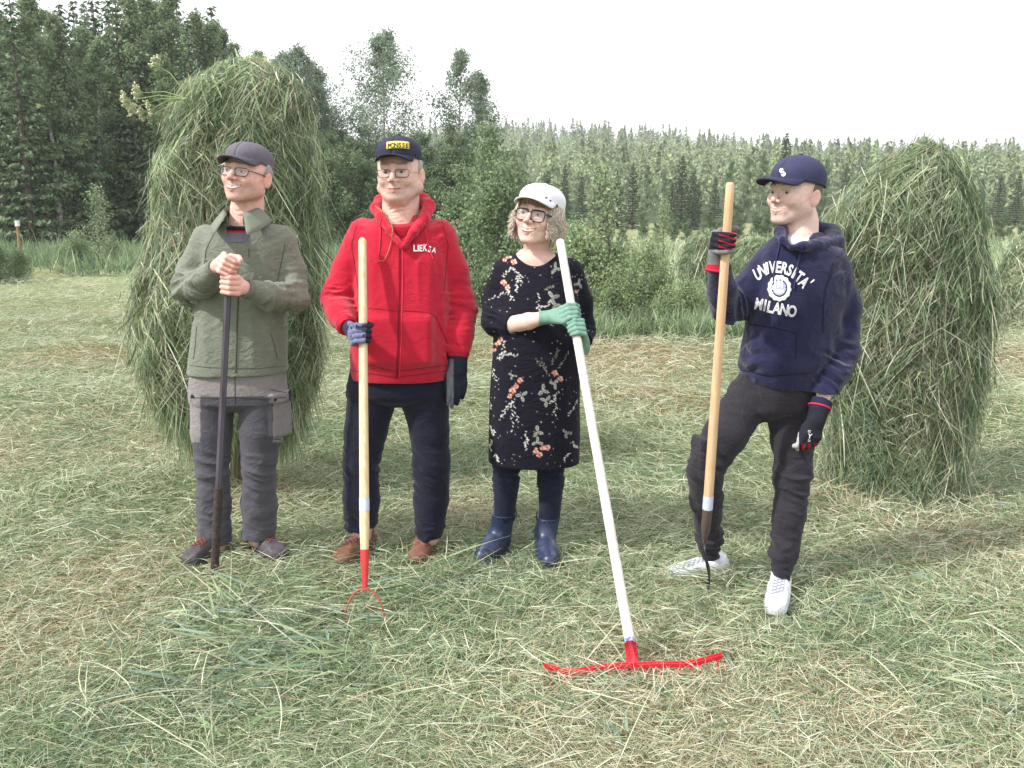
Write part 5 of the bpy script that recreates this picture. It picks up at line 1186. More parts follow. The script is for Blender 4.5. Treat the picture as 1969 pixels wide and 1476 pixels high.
# ------------------------------------------------------------------ hay poles (hay hung to dry on a stake)
def haystack(name, base, prof, label, group, n, seed, tilt=(0, 0), wk=1.0, stake=True, colk=1.0, lenk=1.0, core=(.10, .12, .055)):
    """prof rows: z, centre x offset, half width, half depth"""
    rs = np.random.RandomState(seed); root = empty(name, base); tag(root, label, 'haystack', group)
    pr = np.array(sorted(prof), float); zt = pr[-1, 0]
    def surf(z, a, off=0.0):
        cx = np.interp(z, pr[:, 0], pr[:, 1]); rx = np.interp(z, pr[:, 0], pr[:, 2]); ry = np.interp(z, pr[:, 0], pr[:, 3])
        lump = .935 + .20 * (noise3(np.cos(a) * 1.9 + seed, np.sin(a) * 1.9, z * 2.6) - .5) + .16 * (noise3(np.cos(a) * 4.5 + seed, np.sin(a) * 4.5, z * 6) - .5) + .14 * (noise3(np.cos(a) * 10 + seed, np.sin(a) * 10, z * 11) - .5)
        return np.stack([base[0] + cx + np.cos(a) * (rx * lump + off), base[1] + np.sin(a) * (ry * lump + off), base[2] + z], -1)
    Z, A = np.meshgrid(np.linspace(pr[0, 0] + .05, zt, 34), np.linspace(0, 2 * math.pi, 41), indexing='ij')
    p = surf(Z, A, -.045); p[-1] = p[-1].mean(0); g = Geo(); g.grid(p, 0); g.add([p[0].mean(0)] + list(p[0][:-1]), [[0, 1 + (k + 1) % 40, 1 + k] for k in range(40)])
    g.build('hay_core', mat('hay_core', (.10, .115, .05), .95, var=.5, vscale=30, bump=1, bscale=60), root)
    def strands(n, zlo, zhi, L0, L1, w0, w1, pal, out=.03, rand=.5, dropv=1.0):
        # area weighted heights
        zz = rs.uniform(zlo, zhi, n * 3); rx = np.interp(zz, pr[:, 0], pr[:, 2]); k = rs.rand(n * 3) < (rx + .12) / (rx.max() + .12); zz = zz[k][:n]; m = len(zz)
        a = rs.uniform(0, 2 * math.pi, m); off = rs.normal(-.012, .034, m); q = surf(zz, a, off); q2 = surf(zz - .05, a, off); q0 = surf(zz + .05, a, off)
        tdir = q2 - q0; tdir /= np.linalg.norm(tdir, axis=1)[:, None]
        swirl = (noise3(np.cos(a) * 2.5 + 9, np.sin(a) * 2.5, zz * 4.5 + seed) - .5) * 2.4; rad = np.stack([np.cos(a), np.sin(a), 0 * a], 1); tan = np.stack([-np.sin(a), np.cos(a), 0 * a], 1)
        d = tdir + tan * (swirl + rs.normal(0, rand, m))[:, None] + rad * rs.normal(out, .16, m)[:, None] + np.array([0, 0, -.15]); d /= np.linalg.norm(d, axis=1)[:, None]
        az = np.arctan2(d[:, 1], d[:, 0]); el = np.arcsin(np.clip(d[:, 2], -1, 1)); L = rs.uniform(L0, L1, m) * lenk
        c = palette(rs, m, pal, .35, 1.4) * colk; gx = np.clip((.5 - noise3(np.cos(a) * 1.4, np.sin(a) * 1.4 + 5, zz * 2.2 + seed)) * 4, 0, 1)
        g2 = palette(rs, m, (.12, .04, .34, .28, .1, .12, .0, .0)) * colk; k = rs.rand(m) < gx; c[k] = g2[k]
        return blades(q - d * (L * .35)[:, None], az, el, L, rs.uniform(w0, w1, m) * wk, rs.uniform(.0, .22, m) * dropv, rs.normal(0, .20, m), c, 4, rs=rs, taper=(.6, 1, .9, .7, .2))
    sets0 = strands(int(n * 1.3), pr[0, 0] + .05, zt + .02, .03, .085, .0019, .0042, (.22, .12, .28, .17, .08, .03, .08, .02), .1, 3.2)
    hay = (.24, .14, .30, .17, .07, .03, .04, .01)
    sets = [strands(int(n * 2.0), pr[0, 0], zt + .02, .05, .16, .0019, .0042, hay, .05, 1.3), strands(n // 10, pr[0, 0] + .1, zt - .12, .2, .42, .0022, .0045, hay, .1, .8), strands(n // 12, zt * .35, zt + .02, .1, .22, .007, .013, (.02, 0, .3, .3, .15, .2, 0, 0), .05, .7), strands(n // 75, zt * .3, zt * .88, .35, .65, .004, .007, (.5, .45, .05, 0, 0, 0, 0, 0), .08, .9)]
    sets.append(sets0)
    # the ragged hanging skirt
    m = n // 14; a = rs.uniform(0, 6.283, m); z0 = np.full(m, pr[0, 0]) + rs.rand(m) * .35; q = surf(z0, a, -.01); L = rs.uniform(.12, .38, m) * lenk
    sets.append(blades(q, a + rs.normal(0, 1.2, m), np.full(m, -1.45) + rs.normal(0, .12, m), L, rs.uniform(.003, .005, m) * wk, 0 * a, rs.normal(0, .1, m), palette(rs, m, (.15, .08, .3, .25, .12, .05, .05, 0)) * colk, 4, rs=rs))
    o = 0; V_, F_, C_ = [], [], []
    for v, f, c in sets: V_.append(v); F_.append(f + o); C_.append(c); o += len(v)
    V_ = np.concatenate(V_); V_[:, 2] = np.maximum(V_[:, 2], base[2] + .005)
    link('hay', mesh_np('hay', V_, np.concatenate(F_), HAYM, np.concatenate(C_)), root)
    if stake:
        g = Geo(); b = np.array(base, float); g.tube([b + (0, 0, -.1), b + (.01, 0, pr[0, 0] + .2), b + (pr[-1, 1] * .9, 0, zt - .08)], [.032, .028, .02], 10)
        g.build('stake', mat('weathered_stake', (.16, .12, .08), .9, var=.4, vscale=20, stretch=(4, 4, .5), bump=.6), root)
    return root
def umbel(g, p0, p1, up, r=.05, col=(.50, .52, .34)):
    """flower head of a cow parsley: a stalk, rays and small pale tufts"""
    rs = random.Random(int(abs(p1[0]) * 9999)); g.tube([p0, (np.array(p0) + p1) / 2 + (0, 0, .02), p1], [.0035, .003, .0022], 5, (.26, .33, .14)); up = unit(up); s = unit(np.cross(up, (0, 1, .1))); w = np.cross(up, s)
    for k in range(11):
        a = k * 2.4; rr = r * math.sqrt((k + .5) / 11); q = np.asarray(p1) + up * r * .9 + s * math.cos(a) * rr + w * math.sin(a) * rr
        g.tube([p1, q], [.0012, .001], 4, (.3, .36, .18))
        for j in range(7):
            e = np.array([rs.gauss(0, 1) for _ in range(3)]) * r * .16; g.tube([q + e, q + e + up * .006], [.0055, .004], 5, np.array(col) * rs.uniform(.7, 1.3))
def make_hay():
    gr = 'haystacks hung on stakes to dry'
    b = G(455, 935); Y = b[1]
    def rows(px, base):
        o = []
        for py, xl, xr, dp in px:
            l, r = P(xl, py, base[1]), P(xr, py, base[1]); o.append((l[2] - base[2], (l[0] + r[0]) / 2 - base[0], (r[0] - l[0]) / 2, dp * (r[0] - l[0]) / 2))
        return o
    A = rows([(124, 440, 520, .9), (140, 405, 550, .9), (175, 365, 575, .9), (230, 342, 588, .85), (300, 318, 600, .85), (400, 300, 606, .8), (500, 284, 612, .8), (600, 268, 614, .8), (680, 270, 614, .8), (740, 290, 608, .75), (780, 320, 590, .75), (820, 360, 560, .7)], b)
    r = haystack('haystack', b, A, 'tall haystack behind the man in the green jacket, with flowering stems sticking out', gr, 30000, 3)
    g = Geo(); s0 = P(360, 190, Y - .25)
    for px, py, dy in ((252, 192, -.3), (262, 205, -.2), (275, 178, -.25), (300, 205, -.3), (283, 214, -.28), (306, 128, -.2)):
        e = P(px, py, Y + dy); umbel(g, s0 if py > 150 else P(350, 170, Y - .2), e, e - s0, .035)
    g.build('flower_stems', mat('stem_colour', attr=True, rough=.8), r, cols=True)
    b = G(1745, 945); A = rows([(284, 1755, 1800, .9), (302, 1722, 1825, .9), (335, 1672, 1842, .85), (375, 1628, 1858, .85), (420, 1602, 1868, .85), (500, 1592, 1880, .8), (600, 1584, 1888, .8), (700, 1592, 1882, .8), (780, 1600, 1862, .8), (860, 1600, 1848, .8), (930, 1594, 1835, .8), (944, 1600, 1825, .8)], b)
    r = haystack('haystack', b, A, 'broad haystack reaching the ground, beside the young man in navy', gr, 30000, 8, colk=.85)  # all strand colours of this stack slightly darker
    g = Geo(); q = P(1782, 268, b[1]); g.tube([P(1770, 290, b[1]), q, P(1790, 255, b[1])], [.004, .003, .002], 5, (.2, .22, .1)); g.tube([q, P(1776, 256, b[1])], .002, 5, (.2, .22, .1)); g.build('twig', mat('stem_colour', attr=True), r, cols=True)
    for px, py, top, hw, lb, sd in ((1975, 625, 440, 62, 'distant haystack at the right edge, behind the broad one', 21), (1346, 600, 443, 42, 'small far haystack behind the pitchfork glove', 22), (1440, 600, 452, 55, 'small far haystack just left of the young man in navy', 23)):
        b = G(px, py); zt = P(px, top, b[1])[2]; w = hw * b[1] / FPX
        haystack('haystack', b, [(.12, 0, w * .85, w * .7), (zt * .3, 0, w, w * .85), (zt * .6, 0, w * .98, w * .8), (zt * .82, 0, w * .75, w * .6), (zt * .95, 0, w * .4, w * .35), (zt, 0, w * .12, w * .1)], lb, gr, 9000, sd, wk=2.0, lenk=.9)
# ------------------------------------------------------------------ trees
LEAF = mat('leaf', attr=True, rough=.55, spec=.3, trans=.45); NEEDLE = mat('needle', attr=True, rough=.7, spec=.15, trans=.12)
BARKB = mat('birch_bark', (.50, .48, .44), .8, var=.2, vscale=6, col2=(.06, .055, .05), stretch=(1, 1, 2.2)); BARKD = mat('dark_bark', (.11, .085, .07), .9, var=.4, vscale=12, bump=.8, bscale=30)
BARKG = mat('grey_bark', (.14, .13, .115), .9, var=.3, vscale=12)
def leaf_mesh(c, size, rs, col, asp=.55, d=None, name='crown'):
    """diamond leaves at c; d: preferred long direction"""
    n = len(c); u = rs.normal(0, 1, (n, 3)); u = u if d is None else d + u * .35; u /= np.linalg.norm(u, axis=1)[:, None]
    w = np.cross(u, rs.normal(0, 1, (n, 3))); w /= np.linalg.norm(w, axis=1)[:, None]; s = np.asarray(size)[:, None]
    nn = np.cross(u, w) * s * .12
    v = np.stack([c - u * s * .5, c + w * s * asp * .5 + nn, c + u * s * .5, c - w * s * asp * .5 + nn], 1).reshape(-1, 3)
    return v, np.arange(4 * n).reshape(n, 4), np.repeat(col, 4, 0)
def spruce_mesh(h, R, seed, nb=95, sp=.20, base=.06, dark=1.0):
    rs = np.random.RandomState(seed); C, D, S, K = [], [], [], []; g = Geo(); g.tube([(0, 0, -.3), (.02, 0, h * .5), (0, 0, h)], [h * .014, h * .009, .01], 8)
    br = Geo(); z = h * base; 
    while z < h * .985:
        t = z / h; L = R * (1 - t) ** .78 * (1 if t > .12 else .6 + 3.3 * t) + .08; k = max(4, int(7 - 2 * t))
        a0 = rs.uniform(0, 6.28)
        for q in range(k):
            a = a0 + q * 6.283 / k + rs.normal(0, .15); l = L * rs.uniform(.65, 1.15); dz = -.30 * (1 - t) + .35 * t
            n = max(3, int(l / sp * 3.4)); s = rs.rand(n) ** .7 * l; r_ = rs.normal(0, 1, n) * .16 * (l - s * .6) * .9
            x = np.cos(a) * s - np.sin(a) * r_; y = np.sin(a) * s + np.cos(a) * r_; zz = z + s * dz + .10 * s ** 2 / max(l, .3) - np.abs(r_) * .25 - rs.rand(n) * .16
            C.append(np.stack([x, y, zz], 1)); dd = np.stack([np.cos(a) + 0 * s - np.sin(a) * np.sign(r_) * .5, np.sin(a) + 0 * s + np.cos(a) * np.sign(r_) * .5, -.55 + 0 * s], 1); D.append(dd)
            S.append(rs.uniform(.7, 1.35, n) * sp * (1.2 - .35 * t)); K.append(np.full(n, .8 + .4 * (s / l).mean()) * rs.uniform(.6, 1.35, n) + .25 * s / l)
        z += (.26 + .22 * (1 - t)) * (h / 12) ** .6 * rs.uniform(.8, 1.2)
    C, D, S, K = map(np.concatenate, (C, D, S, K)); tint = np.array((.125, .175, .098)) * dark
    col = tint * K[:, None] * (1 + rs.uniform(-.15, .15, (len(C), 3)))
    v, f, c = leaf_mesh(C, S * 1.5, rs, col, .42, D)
    return g, mesh_np('crown', v, f, NEEDLE, c), BARKD
def leafy_mesh(h, R, seed, nl=7000, ls=.10, base=.25, col=(.085, .125, .05), weep=.3, bark=None, lean=0, stems=1, shape=1.0, open_=.5, nb=30, tw=True, name='crown'):
    """birch, aspen, willow: limbs that fork into twigs, leaves in clumps round the twigs"""
    rs = np.random.RandomState(seed); g = Geo(); bark = bark or BARKB; tips = []
    for s_ in range(stems):
        a = rs.uniform(0, 6.28); ln = lean + (.18 * h if stems > 1 else .03 * h) * rs.uniform(.4, 1); hh = h * (1 if s_ == 0 else rs.uniform(.7, .95))
        k = np.linspace(0, 1, 8); tr = np.stack([np.cos(a) * ln * k ** 1.3 + .02 * h * np.sin(k * 5 + s_), np.sin(a) * ln * k ** 1.3, k * hh - .15], 1); r0 = h * .0105 / stems ** .4
        g.tube(tr, r0 * (1.05 - k) + .006, 8)
        for b in range(nb // stems):
            t = base + (1 - base) * (b + rs.rand()) / (nb // stems); p = np.array([np.interp(t, k, tr[:, i]) for i in range(3)])
            e = np.clip((t - base) / (1 - base), 0, 1); prof = (math.sin(math.pi * min(1, (e * .80 + .14)) ** .8) ** .8) * shape + (1 - shape) * (1 - e)
            prof *= 1 - .55 * max(0, e - .6) / .4
            L = R * (prof * .9 + .10) * rs.uniform(.6, 1.12); a2 = rs.uniform(0, 6.28); el = .55 + .5 * e
            d = np.array([math.cos(a2) * math.cos(el), math.sin(a2) * math.cos(el), math.sin(el)]); q1 = p + d * L * .55; q2 = p + d * L * .95 + np.array([0, 0, -weep * L * .35]); g.tube([p, q1, q2], [max(.006, r0 * .38 * (1.1 - t)), .008, .004], 5)
            for j in range(6):
                f_ = .3 + .7 * (j + rs.rand()) / 6; o = p + (q1 - p) * min(1, f_ / .55) if f_ < .55 else q1 + (q2 - q1) * (f_ - .55) / .45
                e2 = o + rs.normal(0, 1, 3) * np.array([.22, .22, .16]) * (L * .5 + .15) + np.array([0, 0, -weep * rs.rand() * .8 * (L * .4 + .1)]); tips.append((o, e2, L))
                if tw: g.tube([o, e2], [.006, .0025], 4, cap=False)
    n = max(1, nl // len(tips)); C = []; K = []
    for o, e, L in tips:
        t = rs.rand(n) ** .7; q = o + (e - o) * t[:, None] + rs.normal(0, 1, (n, 3)) * np.array([1, 1, .9]) * (.10 + open_ * .12 * (L * .5 + .3)); q[:, 2] -= weep * rs.rand(n) ** 2 * .3; C.append(q); K.append(np.full(n, rs.uniform(.75, 1.25)))
    C = np.concatenate(C); K = np.concatenate(K) * rs.uniform(.6, 1.4, len(C)); cc = np.array(col) * K[:, None] * (1 + rs.uniform(-.12, .12, (len(C), 3)))
    v, f, c = leaf_mesh(C, rs.uniform(.65, 1.3, len(C)) * ls, rs, cc, .65); return g, mesh_np(name, v, f, LEAF, c), bark
PROTO = {}; ZMAX = {}
def place(kind, builder, pos, s, rz, name, label, cat, group, sz=None, parts=('trunk', 'crown'), toprow=None):
    """first use builds the tree, later ones copy it with its parts"""
    pos = (pos[0], pos[1], float(ground_h(pos[0], pos[1])) - .05)
    if kind not in PROTO:
        g, cm, bark = builder(); tm = g.build('tmp', bark).data; bpy.data.objects.remove(bpy.data.objects['tmp']); tm.name = parts[0]
        root = empty(name, pos); a = link(parts[0], tm, root, (0, 0, 0)); b = link(parts[1], cm, root, (0, 0, 0)); PROTO[kind] = root
    else:
        src = PROTO[kind]; root = src.copy(); COL.objects.link(root)
        for ch in src.children: c = ch.copy(); COL.objects.link(c); c.parent = root
        root.name = name
    if toprow is not None:                       # scale so that the crown reaches the row it has in the photo
        cr = [c for c in root.children if c.data.name.startswith(('crown', 'foliage'))][0]
        if kind not in ZMAX: zz = np.zeros(len(cr.data.vertices) * 3, np.float32); cr.data.vertices.foreach_get('co', zz); ZMAX[kind] = float(np.percentile(zz[2::3], 99.7))
        s = (P(toprow[0], toprow[1], pos[1])[2] - pos[2]) / ZMAX[kind]
    root.location = pos; root.scale = (s, s, s if sz is None else sz); root.rotation_euler = (0, 0, rz); tag(root, label, cat, group)
    return root
def Xat(px, Y): return P(px, 450, Y)[0]
def make_trees():
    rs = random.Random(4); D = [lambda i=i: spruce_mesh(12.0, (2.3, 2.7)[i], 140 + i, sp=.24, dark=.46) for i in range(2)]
    T_ = [lambda: leafy_mesh(10.3, 3.7, 91, nl=15000, ls=.115, base=.26, col=(.23, .30, .21), weep=.35, open_=.6, nb=40)]
    def top(k, px, Y, row): return (px, row)
    S = [lambda i=i: spruce_mesh(12.0, (2.1, 2.5, 1.9)[i], 40 + i, sp=.19, dark=(.85, 1.0, 1.15)[i]) for i in range(3)]
    Bi = [lambda i=i: leafy_mesh(11.0, (1.7, 2.0, 1.6)[i], 60 + i, nl=(15000, 15000, 12000)[i], ls=.115, base=.22, col=((.23, .31, .17), (.20, .28, .15), (.25, .32, .19))[i], weep=.6) for i in range(3)]
    Br = [lambda i=i: leafy_mesh(6.0, 2.3, 80 + i, nl=13000, ls=.12, base=.08, col=((.16, .225, .12), (.175, .24, .13))[i], weep=.3, bark=BARKG, stems=3) for i in range(2)]
    # the dark wood on the left: front row then rows behind
    gF = 'trees of the dark forest on the left'
    front = [(-30, 34, 's0', -90), (18, 33, 's1', -60), (62, 32, 's0', -15), (112, 33, 'b0', -30), (152, 34, 's1', 15), (205, 35, 'b1', 80), (240, 37, 's2', 60), (272, 36, 'b0', -10), (318, 38, 'b1', -15), (365, 37, 'b0', -15), (405, 38, 'b2', 25), (440, 40, 'b1', 60), (345, 34, 'b0', 110), (510, 38, 'b2', 100), (586, 36, 't0', 92), (622, 37, 't0', 165), (640, 38, 'b1', 225), (556, 38, 't0', 112), (612, 39, 't0', 122), (140, 34, 'b2', 60), (90, 39, 'b1', 10), (-70, 36, 's1', 0), (180, 39, 'b0', 50), (45, 37, 's2', 30), (128, 38, 'b0', 20), (222, 38, 'b2', 70), (255, 36, 's0', 20), (295, 36, 's2', 30), (335, 38, 'b2', 5), (385, 36, 's1', 45), (425, 38, 'b0', 45), (465, 38, 'b2', 85), (482, 40, 'b0', 115), (5, 38, 'b1', 40)]
    lab = {'t': 'birch in the forest edge on the left', 's': 'dark spruce in the forest edge on the left', 'b': 'birch in the forest edge on the left'}
    names = {'d': ('spruce', 'spruce'), 't': ('birch', 'birch'), 's': ('spruce', 'spruce'), 'b': ('birch', 'birch'), 'r': ('broadleaf_tree', 'tree')}
    def put(k, px, Y, s, label, group, sz=None):
        B = {'s': S, 'b': Bi, 'r': Br, 'd': D, 't': T_}[k[0]]; i = int(k[1]); place(k, B[i], (Xat(px, Y), Y), 1, rs.uniform(0, 6.28), names[k[0]][0], label, names[k[0]][1], group, sz, toprow=s)
    special = {0: 'spruce at the far left edge of the photo, first of the forest', 7: 'leafy birch rising straight behind the left side of the tall haystack', 14: 'slim birch showing above the right shoulder of the tall haystack'}
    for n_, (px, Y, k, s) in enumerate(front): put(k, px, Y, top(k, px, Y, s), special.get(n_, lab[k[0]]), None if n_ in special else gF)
    for i in range(38):
        px = -160 + i * 21 + rs.uniform(-8, 8); Y = rs.uniform(42, 52); row = (15 if px < 440 else 265) + rs.uniform(-35, 45); k = rs.choice(['s0', 's1', 's2', 's0', 'b1'])
        put(k, px, Y, top(k, px, Y, row), 'tree deep in the dark forest on the left, behind the front row', gF)
    # low dark mass behind the men
    gM = 'dark leafy trees behind the two men'
    for i, px in enumerate(range(600, 930, 30)): put('r%d' % (i % 2), px + rs.uniform(-8, 8), (Ym := rs.uniform(31, 36)), top('r', px, Ym, rs.uniform(245, 290)), 'dark bushy tree in the low row behind the man in red', gM)
    for i, px in enumerate(range(560, 960, 36)): put('r%d' % (i % 2), px + rs.uniform(-8, 8), (Ym := rs.uniform(38, 42)), top('r', px, Ym, rs.uniform(235, 275)), 'dark bushy tree in the back of the low row behind the man in red', gM)
    put('t0', 748, 38, (748, 62), 'round topped birch standing alone against the sky above the man in red', None)
    place('thinbirch', lambda: leafy_mesh(9.4, 2.3, 93, nl=6500, ls=.115, base=.33, col=(.23, .30, .21), weep=.4, open_=.5, nb=30, stems=1), (Xat(880, 38), 38), 1, 2.0, 'birch', 'thin sparse birch against the sky, right of the round topped one', 'birch', None, toprow=(880, 96))
    place('thinbirch', None, (Xat(922, 38.5), 38.5), .86, 4.2, 'birch', 'lower thin birch whose twigs touch the sparse one on its left', 'birch', None, toprow=(922, 135))
    # the pale willow behind the woman, and shrubs
    place('willow', lambda: leafy_mesh(3.6, 1.15, 95, nl=15000, ls=.072, base=.04, col=(.24, .32, .18), weep=.1, bark=BARKG, stems=4, nb=40, open_=.5), (Xat(948, 14), 14), 1, 0, 'willow', 'tall pale leaved willow bush between the man in red and the woman', 'willow', None, toprow=(948, 240))
    place('willow', None, (Xat(905, 15), 15), .72, 2, 'willow', 'lower willow bush at the right elbow of the man in red', 'willow', None, toprow=(905, 320))
    sh = lambda seed, c: (lambda: leafy_mesh(1.5, .75, seed, nl=3600, ls=.052, base=.03, col=c, weep=.05, bark=BARKG, stems=5, nb=30, open_=.35, name='foliage'))
    rows_ = [(1095, 12.2, 'h0', 1.0, 'round shrub right behind the woman'), (1150, 12.6, 'h1', .92, 'shrub between the rake and the young birch'), (1205, 12.0, 'h0', .85, 'light green shrub in the gap left of the pitchfork'), (1262, 12.4, 'h1', .62, 'low shrub half way between woman and young man'), (1312, 12.0, 'h0', .52, 'shrub under the far haystack, left of the pole'), (1350, 11.8, 'h1', .50, 'shrub behind the pitchfork pole'), (1405, 12.3, 'h0', .5, 'shrub behind the bent arm of the young man'), (1235, 15.5, 'h1', .8, 'shrub in the second row of the gap'), (1120, 15.5, 'h0', 1.0, 'shrub in the second row behind the woman'), (1062, 13.2, 'h1', .95, 'shrub whose leaves touch the right side of the woman at shoulder height'), (1182, 11.5, 'h1', .62, 'low front shrub just right of the rake handle'), (1288, 11.5, 'h0', .50, 'lowest front shrub, close to the mown edge left of the pole'), (1030, 13.5, 'h0', .9, 'shrub hidden mostly behind the woman')]
    cs = {'h0': (.31, .40, .21), 'h1': (.26, .345, .17)}
    for px, Y, k, s, lb in rows_: place(k, sh(101 + int(k[1]), cs[k]), (Xat(px, Y), Y), s, rs.uniform(0, 6), 'shrub', lb, 'shrub', 'shrubs at the edge of the mown meadow', parts=('stems', 'foliage'))
    place('sapling', lambda: leafy_mesh(2.3, .42, 111, nl=1500, ls=.055, base=.12, col=(.28, .36, .20), weep=0, bark=BARKG, nb=26, open_=.25), (Xat(1172, 12), 12), 1, 0, 'birch_sapling', 'slender young birch standing up out of the shrubs right of the woman', 'sapling', None)
    place('sapling', None, (Xat(1275, 26), 26), .95, 1, 'birch_sapling', 'tiny lone sapling in the strip of grass beyond the shrubs', 'sapling', None)
    place('sapling', None, (Xat(188, 25), 25), 1.05, 2.4, 'birch_sapling', 'pale sapling in front of the dark forest on the left', 'sapling', None)
    for px, s, lb in ((150, .8, 'pale leafy bush at the foot of the dark forest, left of the sapling'), (215, .72, 'pale leafy bush between the sapling and the tall haystack'), (120, .55, 'smallest pale bush at the foot of the dark forest')): place('h0', None, (Xat(px, 25.5), 25.5), s, px, 'shrub', lb, 'shrub', 'pale bushes before the forest', parts=('stems', 'foliage'))
    for px, Y, row, lb in ((-12, 20.6, 462, 'dark bush at the left edge in front of the mound'), (32, 21.4, 476, 'lower dark bush beside the one at the left edge'), (150, 24.2, 458, 'green bush in the tall grass right of the mound')): place('k0', lambda: leafy_mesh(1.5, .8, 131, nl=4200, ls=.055, base=.03, col=(.13, .19, .09), weep=.05, bark=BARKG, stems=5, nb=30, open_=.35, name='foliage'), (Xat(px, Y), Y), 1, px, 'shrub', lb, 'shrub', 'bushes in the uncut grass on the left', parts=('stems', 'foliage'), toprow=(px, row))
    # spruces and birches in front of the hill
    gR = 'trees at the far side of the meadow'
    mid = [(1010, 72, 'd0', 345), (1052, 70, 'd1', 330), (1085, 68, 'd0', 322), (1118, 70, 'd0', 335), (1150, 72, 'd1', 322), (1185, 68, 'd0', 330), (1215, 67, 'd0', 315), (1245, 72, 'b0', 318), (1275, 73, 'b2', 330), (1308, 68, 'd1', 300), (1340, 70, 'd0', 345), (1372, 70, 'd0', 340), (1400, 72, 'b1', 310), (1430, 74, 'b0', 300), (1462, 74, 'b2', 290), (1503, 72, 'd0', 258), (1540, 74, 'b1', 300), (1580, 74, 'b0', 305), (1620, 76, 'd0', 315), (1660, 76, 'b2', 330), (1840, 76, 'b1', 360), (1880, 72, 'd1', 345), (1915, 72, 'd0', 335), (1950, 72, 'd0', 330), (1990, 72, 'd1', 330), (1700, 76, 'd1', 340), (1745, 76, 'b0', 345), (1795, 76, 'd0', 350), (985, 70, 'b0', 300), (960, 66, 'b2', 285), (1130, 60, 'r0', 405), (1235, 60, 'r1', 400), (1290, 59, 'r0', 410), (1360, 58, 'r1', 395), (1420, 58, 'r0', 375), (1480, 60, 'r1', 365), (1560, 62, 'r0', 370), (1050, 60, 'r1', 405), (1890, 58, 'r0', 400), (1790, 62, 'r1', 390), (1085, 64, 'd1', 360), (1165, 64, 'd0', 350), (1290, 64, 'd0', 350), (1330, 66, 'd1', 330)]
    for i in range(34):
        px = 985 + i * 31 + rs.uniform(-9, 9); mid.append((px, rs.uniform(45, 50), rs.choice(['r0', 'r1']), rs.uniform(405, 435)))
    for n_, (px, Y, k, s) in enumerate(mid):
        lb = {'s': 'dark spruce in the row at the far side of the meadow', 'd': 'dark spruce in the row at the far side of the meadow', 'b': 'pale birch in the row at the far side of the meadow', 'r': 'low bushy tree at the foot of the far row'}[k[0]]
        if n_ == 9: lb = 'pointed dark spruce standing tallest above the far haystacks'; 
        if n_ == 15: lb = 'dark spruce whose tip rises above the hill, left of the navy cap'
        put(k, px, Y, top(k, px, Y, s), lb, None if n_ in (9, 15) else gR)
def make_hill_wood():
    """the far wood on the hillside: thousands of trees that read as one mass"""
    rs = np.random.RandomState(77); V_, F_, C_ = [], [], []; o = 0
    pts = []
    y = 135.0
    while y < 450:
        st = 3.9 + y * .009; xs = np.arange(-110 + rs.uniform(0, 3), min(330, y * .66 + 30), st); xs = xs[xs > -22 - y * .16]
        pts.append(np.stack([xs + rs.normal(0, st * .3, len(xs)), y + rs.normal(0, st * .3, len(xs))], 1)); y += st * (1.15 if y < 330 else .9)
    pts = np.concatenate(pts); H = ground_h(pts[:, 0], pts[:, 1]); print('hill trees', len(pts))
    mixn = noise3(pts[:, 0] / 38 + 3, pts[:, 1] / 38, 0 * pts[:, 0]); n = len(pts)
    con = (rs.rand(n) < np.where((mixn > .52) | ((pts[:, 1] > 210) & (pts[:, 1] < 290) & (mixn > .38)), .22, .70)) | (pts[:, 1] > 385)
    for isc in (True, False):
        q = pts[con == isc]; z = H[con == isc]; m = len(q); k = 85 if isc else 140; h = rs.uniform(7.5, 12.5, m) if isc else rs.uniform(7, 10.5, m)
        h *= np.clip(.75 + q[:, 1] / 900, .8, 1.15)
        if isc:
            t = rs.rand(m, k) ** .75; a = rs.uniform(0, 6.28, (m, k)); r = (1 - t) ** .85 * 1.55 * (.45 + .55 * rs.rand(m, k)) * (h / 10)[:, None] + .05
            c = np.stack([q[:, 0, None] + np.cos(a) * r, q[:, 1, None] + np.sin(a) * r, z[:, None] + h[:, None] * (.06 + .94 * t)], -1); d = np.stack([np.cos(a), np.sin(a), -.9 + 0 * a], -1)
            s = (.75 + .75 * (1 - t)) * (h / 10)[:, None]; base = np.array((.21, .27, .13)); jit = rs.uniform(.65, 1.25, m)[:, None, None] * rs.uniform(.78, 1.22, (m, k, 1))
        else:
            u = rs.normal(0, 1, (m, k, 3)); u /= np.linalg.norm(u, axis=2)[..., None]; c = np.stack([q[:, 0, None] + u[..., 0] * 1.9, q[:, 1, None] + u[..., 1] * 1.9, z[:, None] + h[:, None] * (.58 + .40 * u[..., 2])], -1)
            d = u + rs.normal(0, .6, u.shape); s = np.full((m, k), .68); base = np.array((.29, .36, .19)); jit = rs.uniform(.75, 1.2, m)[:, None, None] * rs.uniform(.82, 1.18, (m, k, 1))
        col = (base * jit).reshape(-1, 3) * (1 + rs.uniform(-.1, .1, (m * k, 3)))
        v, f, cc = leaf_mesh(c.reshape(-1, 3), s.ravel(), rs, col, .5, d.reshape(-1, 3)); V_.append(v); F_.append(f + o); C_.append(cc); o += len(v)
    tag(link('hill_forest', mesh_np('hill_forest', np.concatenate(V_), np.concatenate(F_), NEEDLE, np.concatenate(C_))), 'far forest of spruce and birch covering the whole hillside', 'forest', kind='stuff')
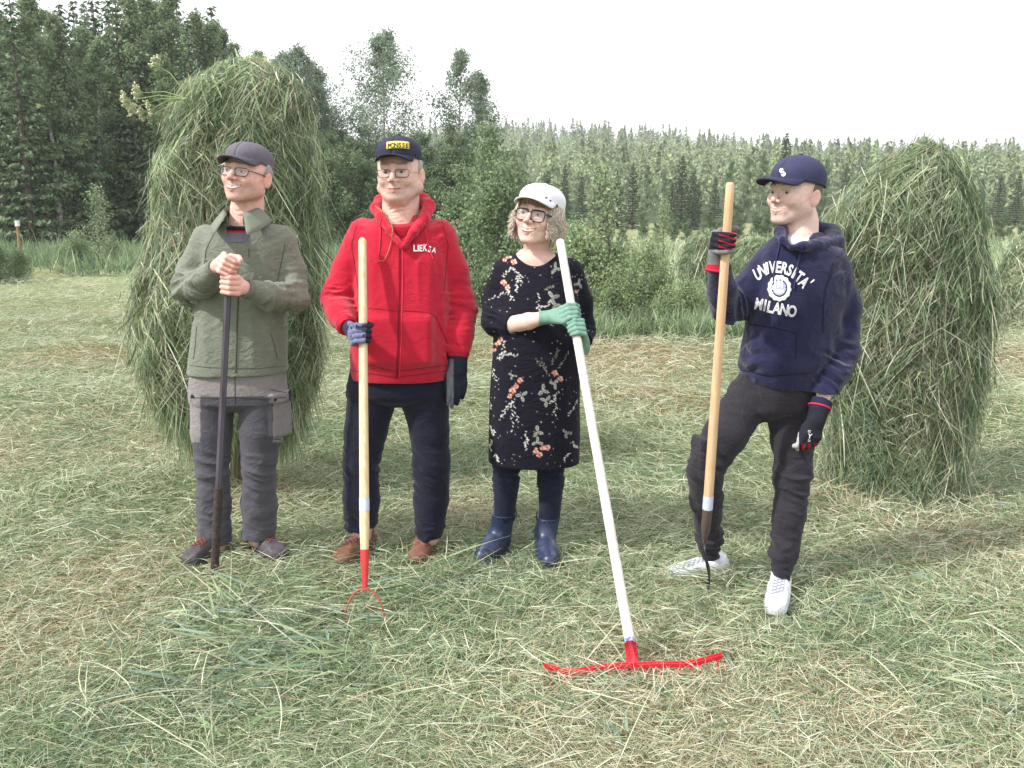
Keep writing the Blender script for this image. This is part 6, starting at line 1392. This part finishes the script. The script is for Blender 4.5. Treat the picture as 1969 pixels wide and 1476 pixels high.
def small_things():
    p = G(36, 512); p = np.array([Xat(34, 26), 26, 0]); r = empty('marker_post', p); tag(r, 'short brown post with a white cap in the tall grass before the dark forest', 'post')
    t = P(36, 428, 26); g = Geo(); g.tube([p + (0, 0, -.1), np.array([p[0] + .02, 26, t[2] - .08])], [.045, .04], 10); g.build('post', mat('brown_post', (.30, .17, .09), .8, var=.3, vscale=10), r)
    g = Geo(); g.tube([np.array([p[0] + .02, 26, t[2] - .10]), np.array([p[0] + .02, 26, t[2] + .06])], [.065, .06], 12); g.build('post_cap', mat('white_cap_paint', (.75, .73, .70), .6), r)
    c = np.array([Xat(95, 23.5), 23.5, 0]); rs = np.random.RandomState(5); a = np.linspace(0, 6.283, 31)[:-1]; V_ = [c + (0, 0, .30)]; 
    for k in range(1, 9):
        rr = k / 8; V_ += [c + np.array([math.cos(q) * .75 * rr, math.sin(q) * 1.2 * rr, .30 * (1 - rr ** 2) ** 1 - .03 + .05 * rs.rand()]) for q in a]
    g = Geo(); g.add(V_, [[0, 1 + j, 1 + (j + 1) % 30] for j in range(30)]); g.f4.append(np.array([[1 + (k - 1) * 30 + j, 1 + k * 30 + j, 1 + k * 30 + (j + 1) % 30, 1 + (k - 1) * 30 + (j + 1) % 30] for k in range(1, 8) for j in range(30)]))
    o = g.build('grass_mound', mat('mown_mound', (.20, .21, .10), .95, var=.4, vscale=5, bump=1, bscale=30)); tag(o, 'low yellow green mound at the left, in front of the tall dark grass', 'mound')
def make_haze():
    bm = bmesh.new(); lo = (-1400, -62, -3); hi = (1400, 760, 62)
    v = [bm.verts.new((x, y, z)) for x in (lo[0], hi[0]) for y in (lo[1], hi[1]) for z in (lo[2], hi[2])]
    for f in ((0, 1, 3, 2), (4, 6, 7, 5), (0, 4, 5, 1), (2, 3, 7, 6), (0, 2, 6, 4), (1, 5, 7, 3)): bm.faces.new([v[i] for i in f])
    me = bpy.data.meshes.new('haze'); bm.to_mesh(me); bm.free(); m = bpy.data.materials.new('summer_haze'); m.use_nodes = True; n = m.node_tree; n.nodes.clear()
    o = n.nodes.new('ShaderNodeOutputMaterial'); p = n.nodes.new('ShaderNodeVolumePrincipled'); p.inputs['Color'].default_value = (.93, .96, 1, 1); p.inputs['Density'].default_value = HAZE; p.inputs['Anisotropy'].default_value = .2
    n.links.new(p.outputs[0], o.inputs['Volume']); me.materials.append(m); tag(link('haze', me), 'thin bright summer haze lying over the meadow and the hill', 'haze', kind='stuff')
HAZE = .0007
# ------------------------------------------------------------------ build everything
import time as _t
for fn in (make_ground, make_hill_wood, make_trees, tall_grass, small_things, make_hay, person_green, person_red, person_dress, person_navy, make_grass, make_haze):
    _a = _t.time(); random.seed(7); fn(); print(fn.__name__, round(_t.time() - _a, 1), flush=True)
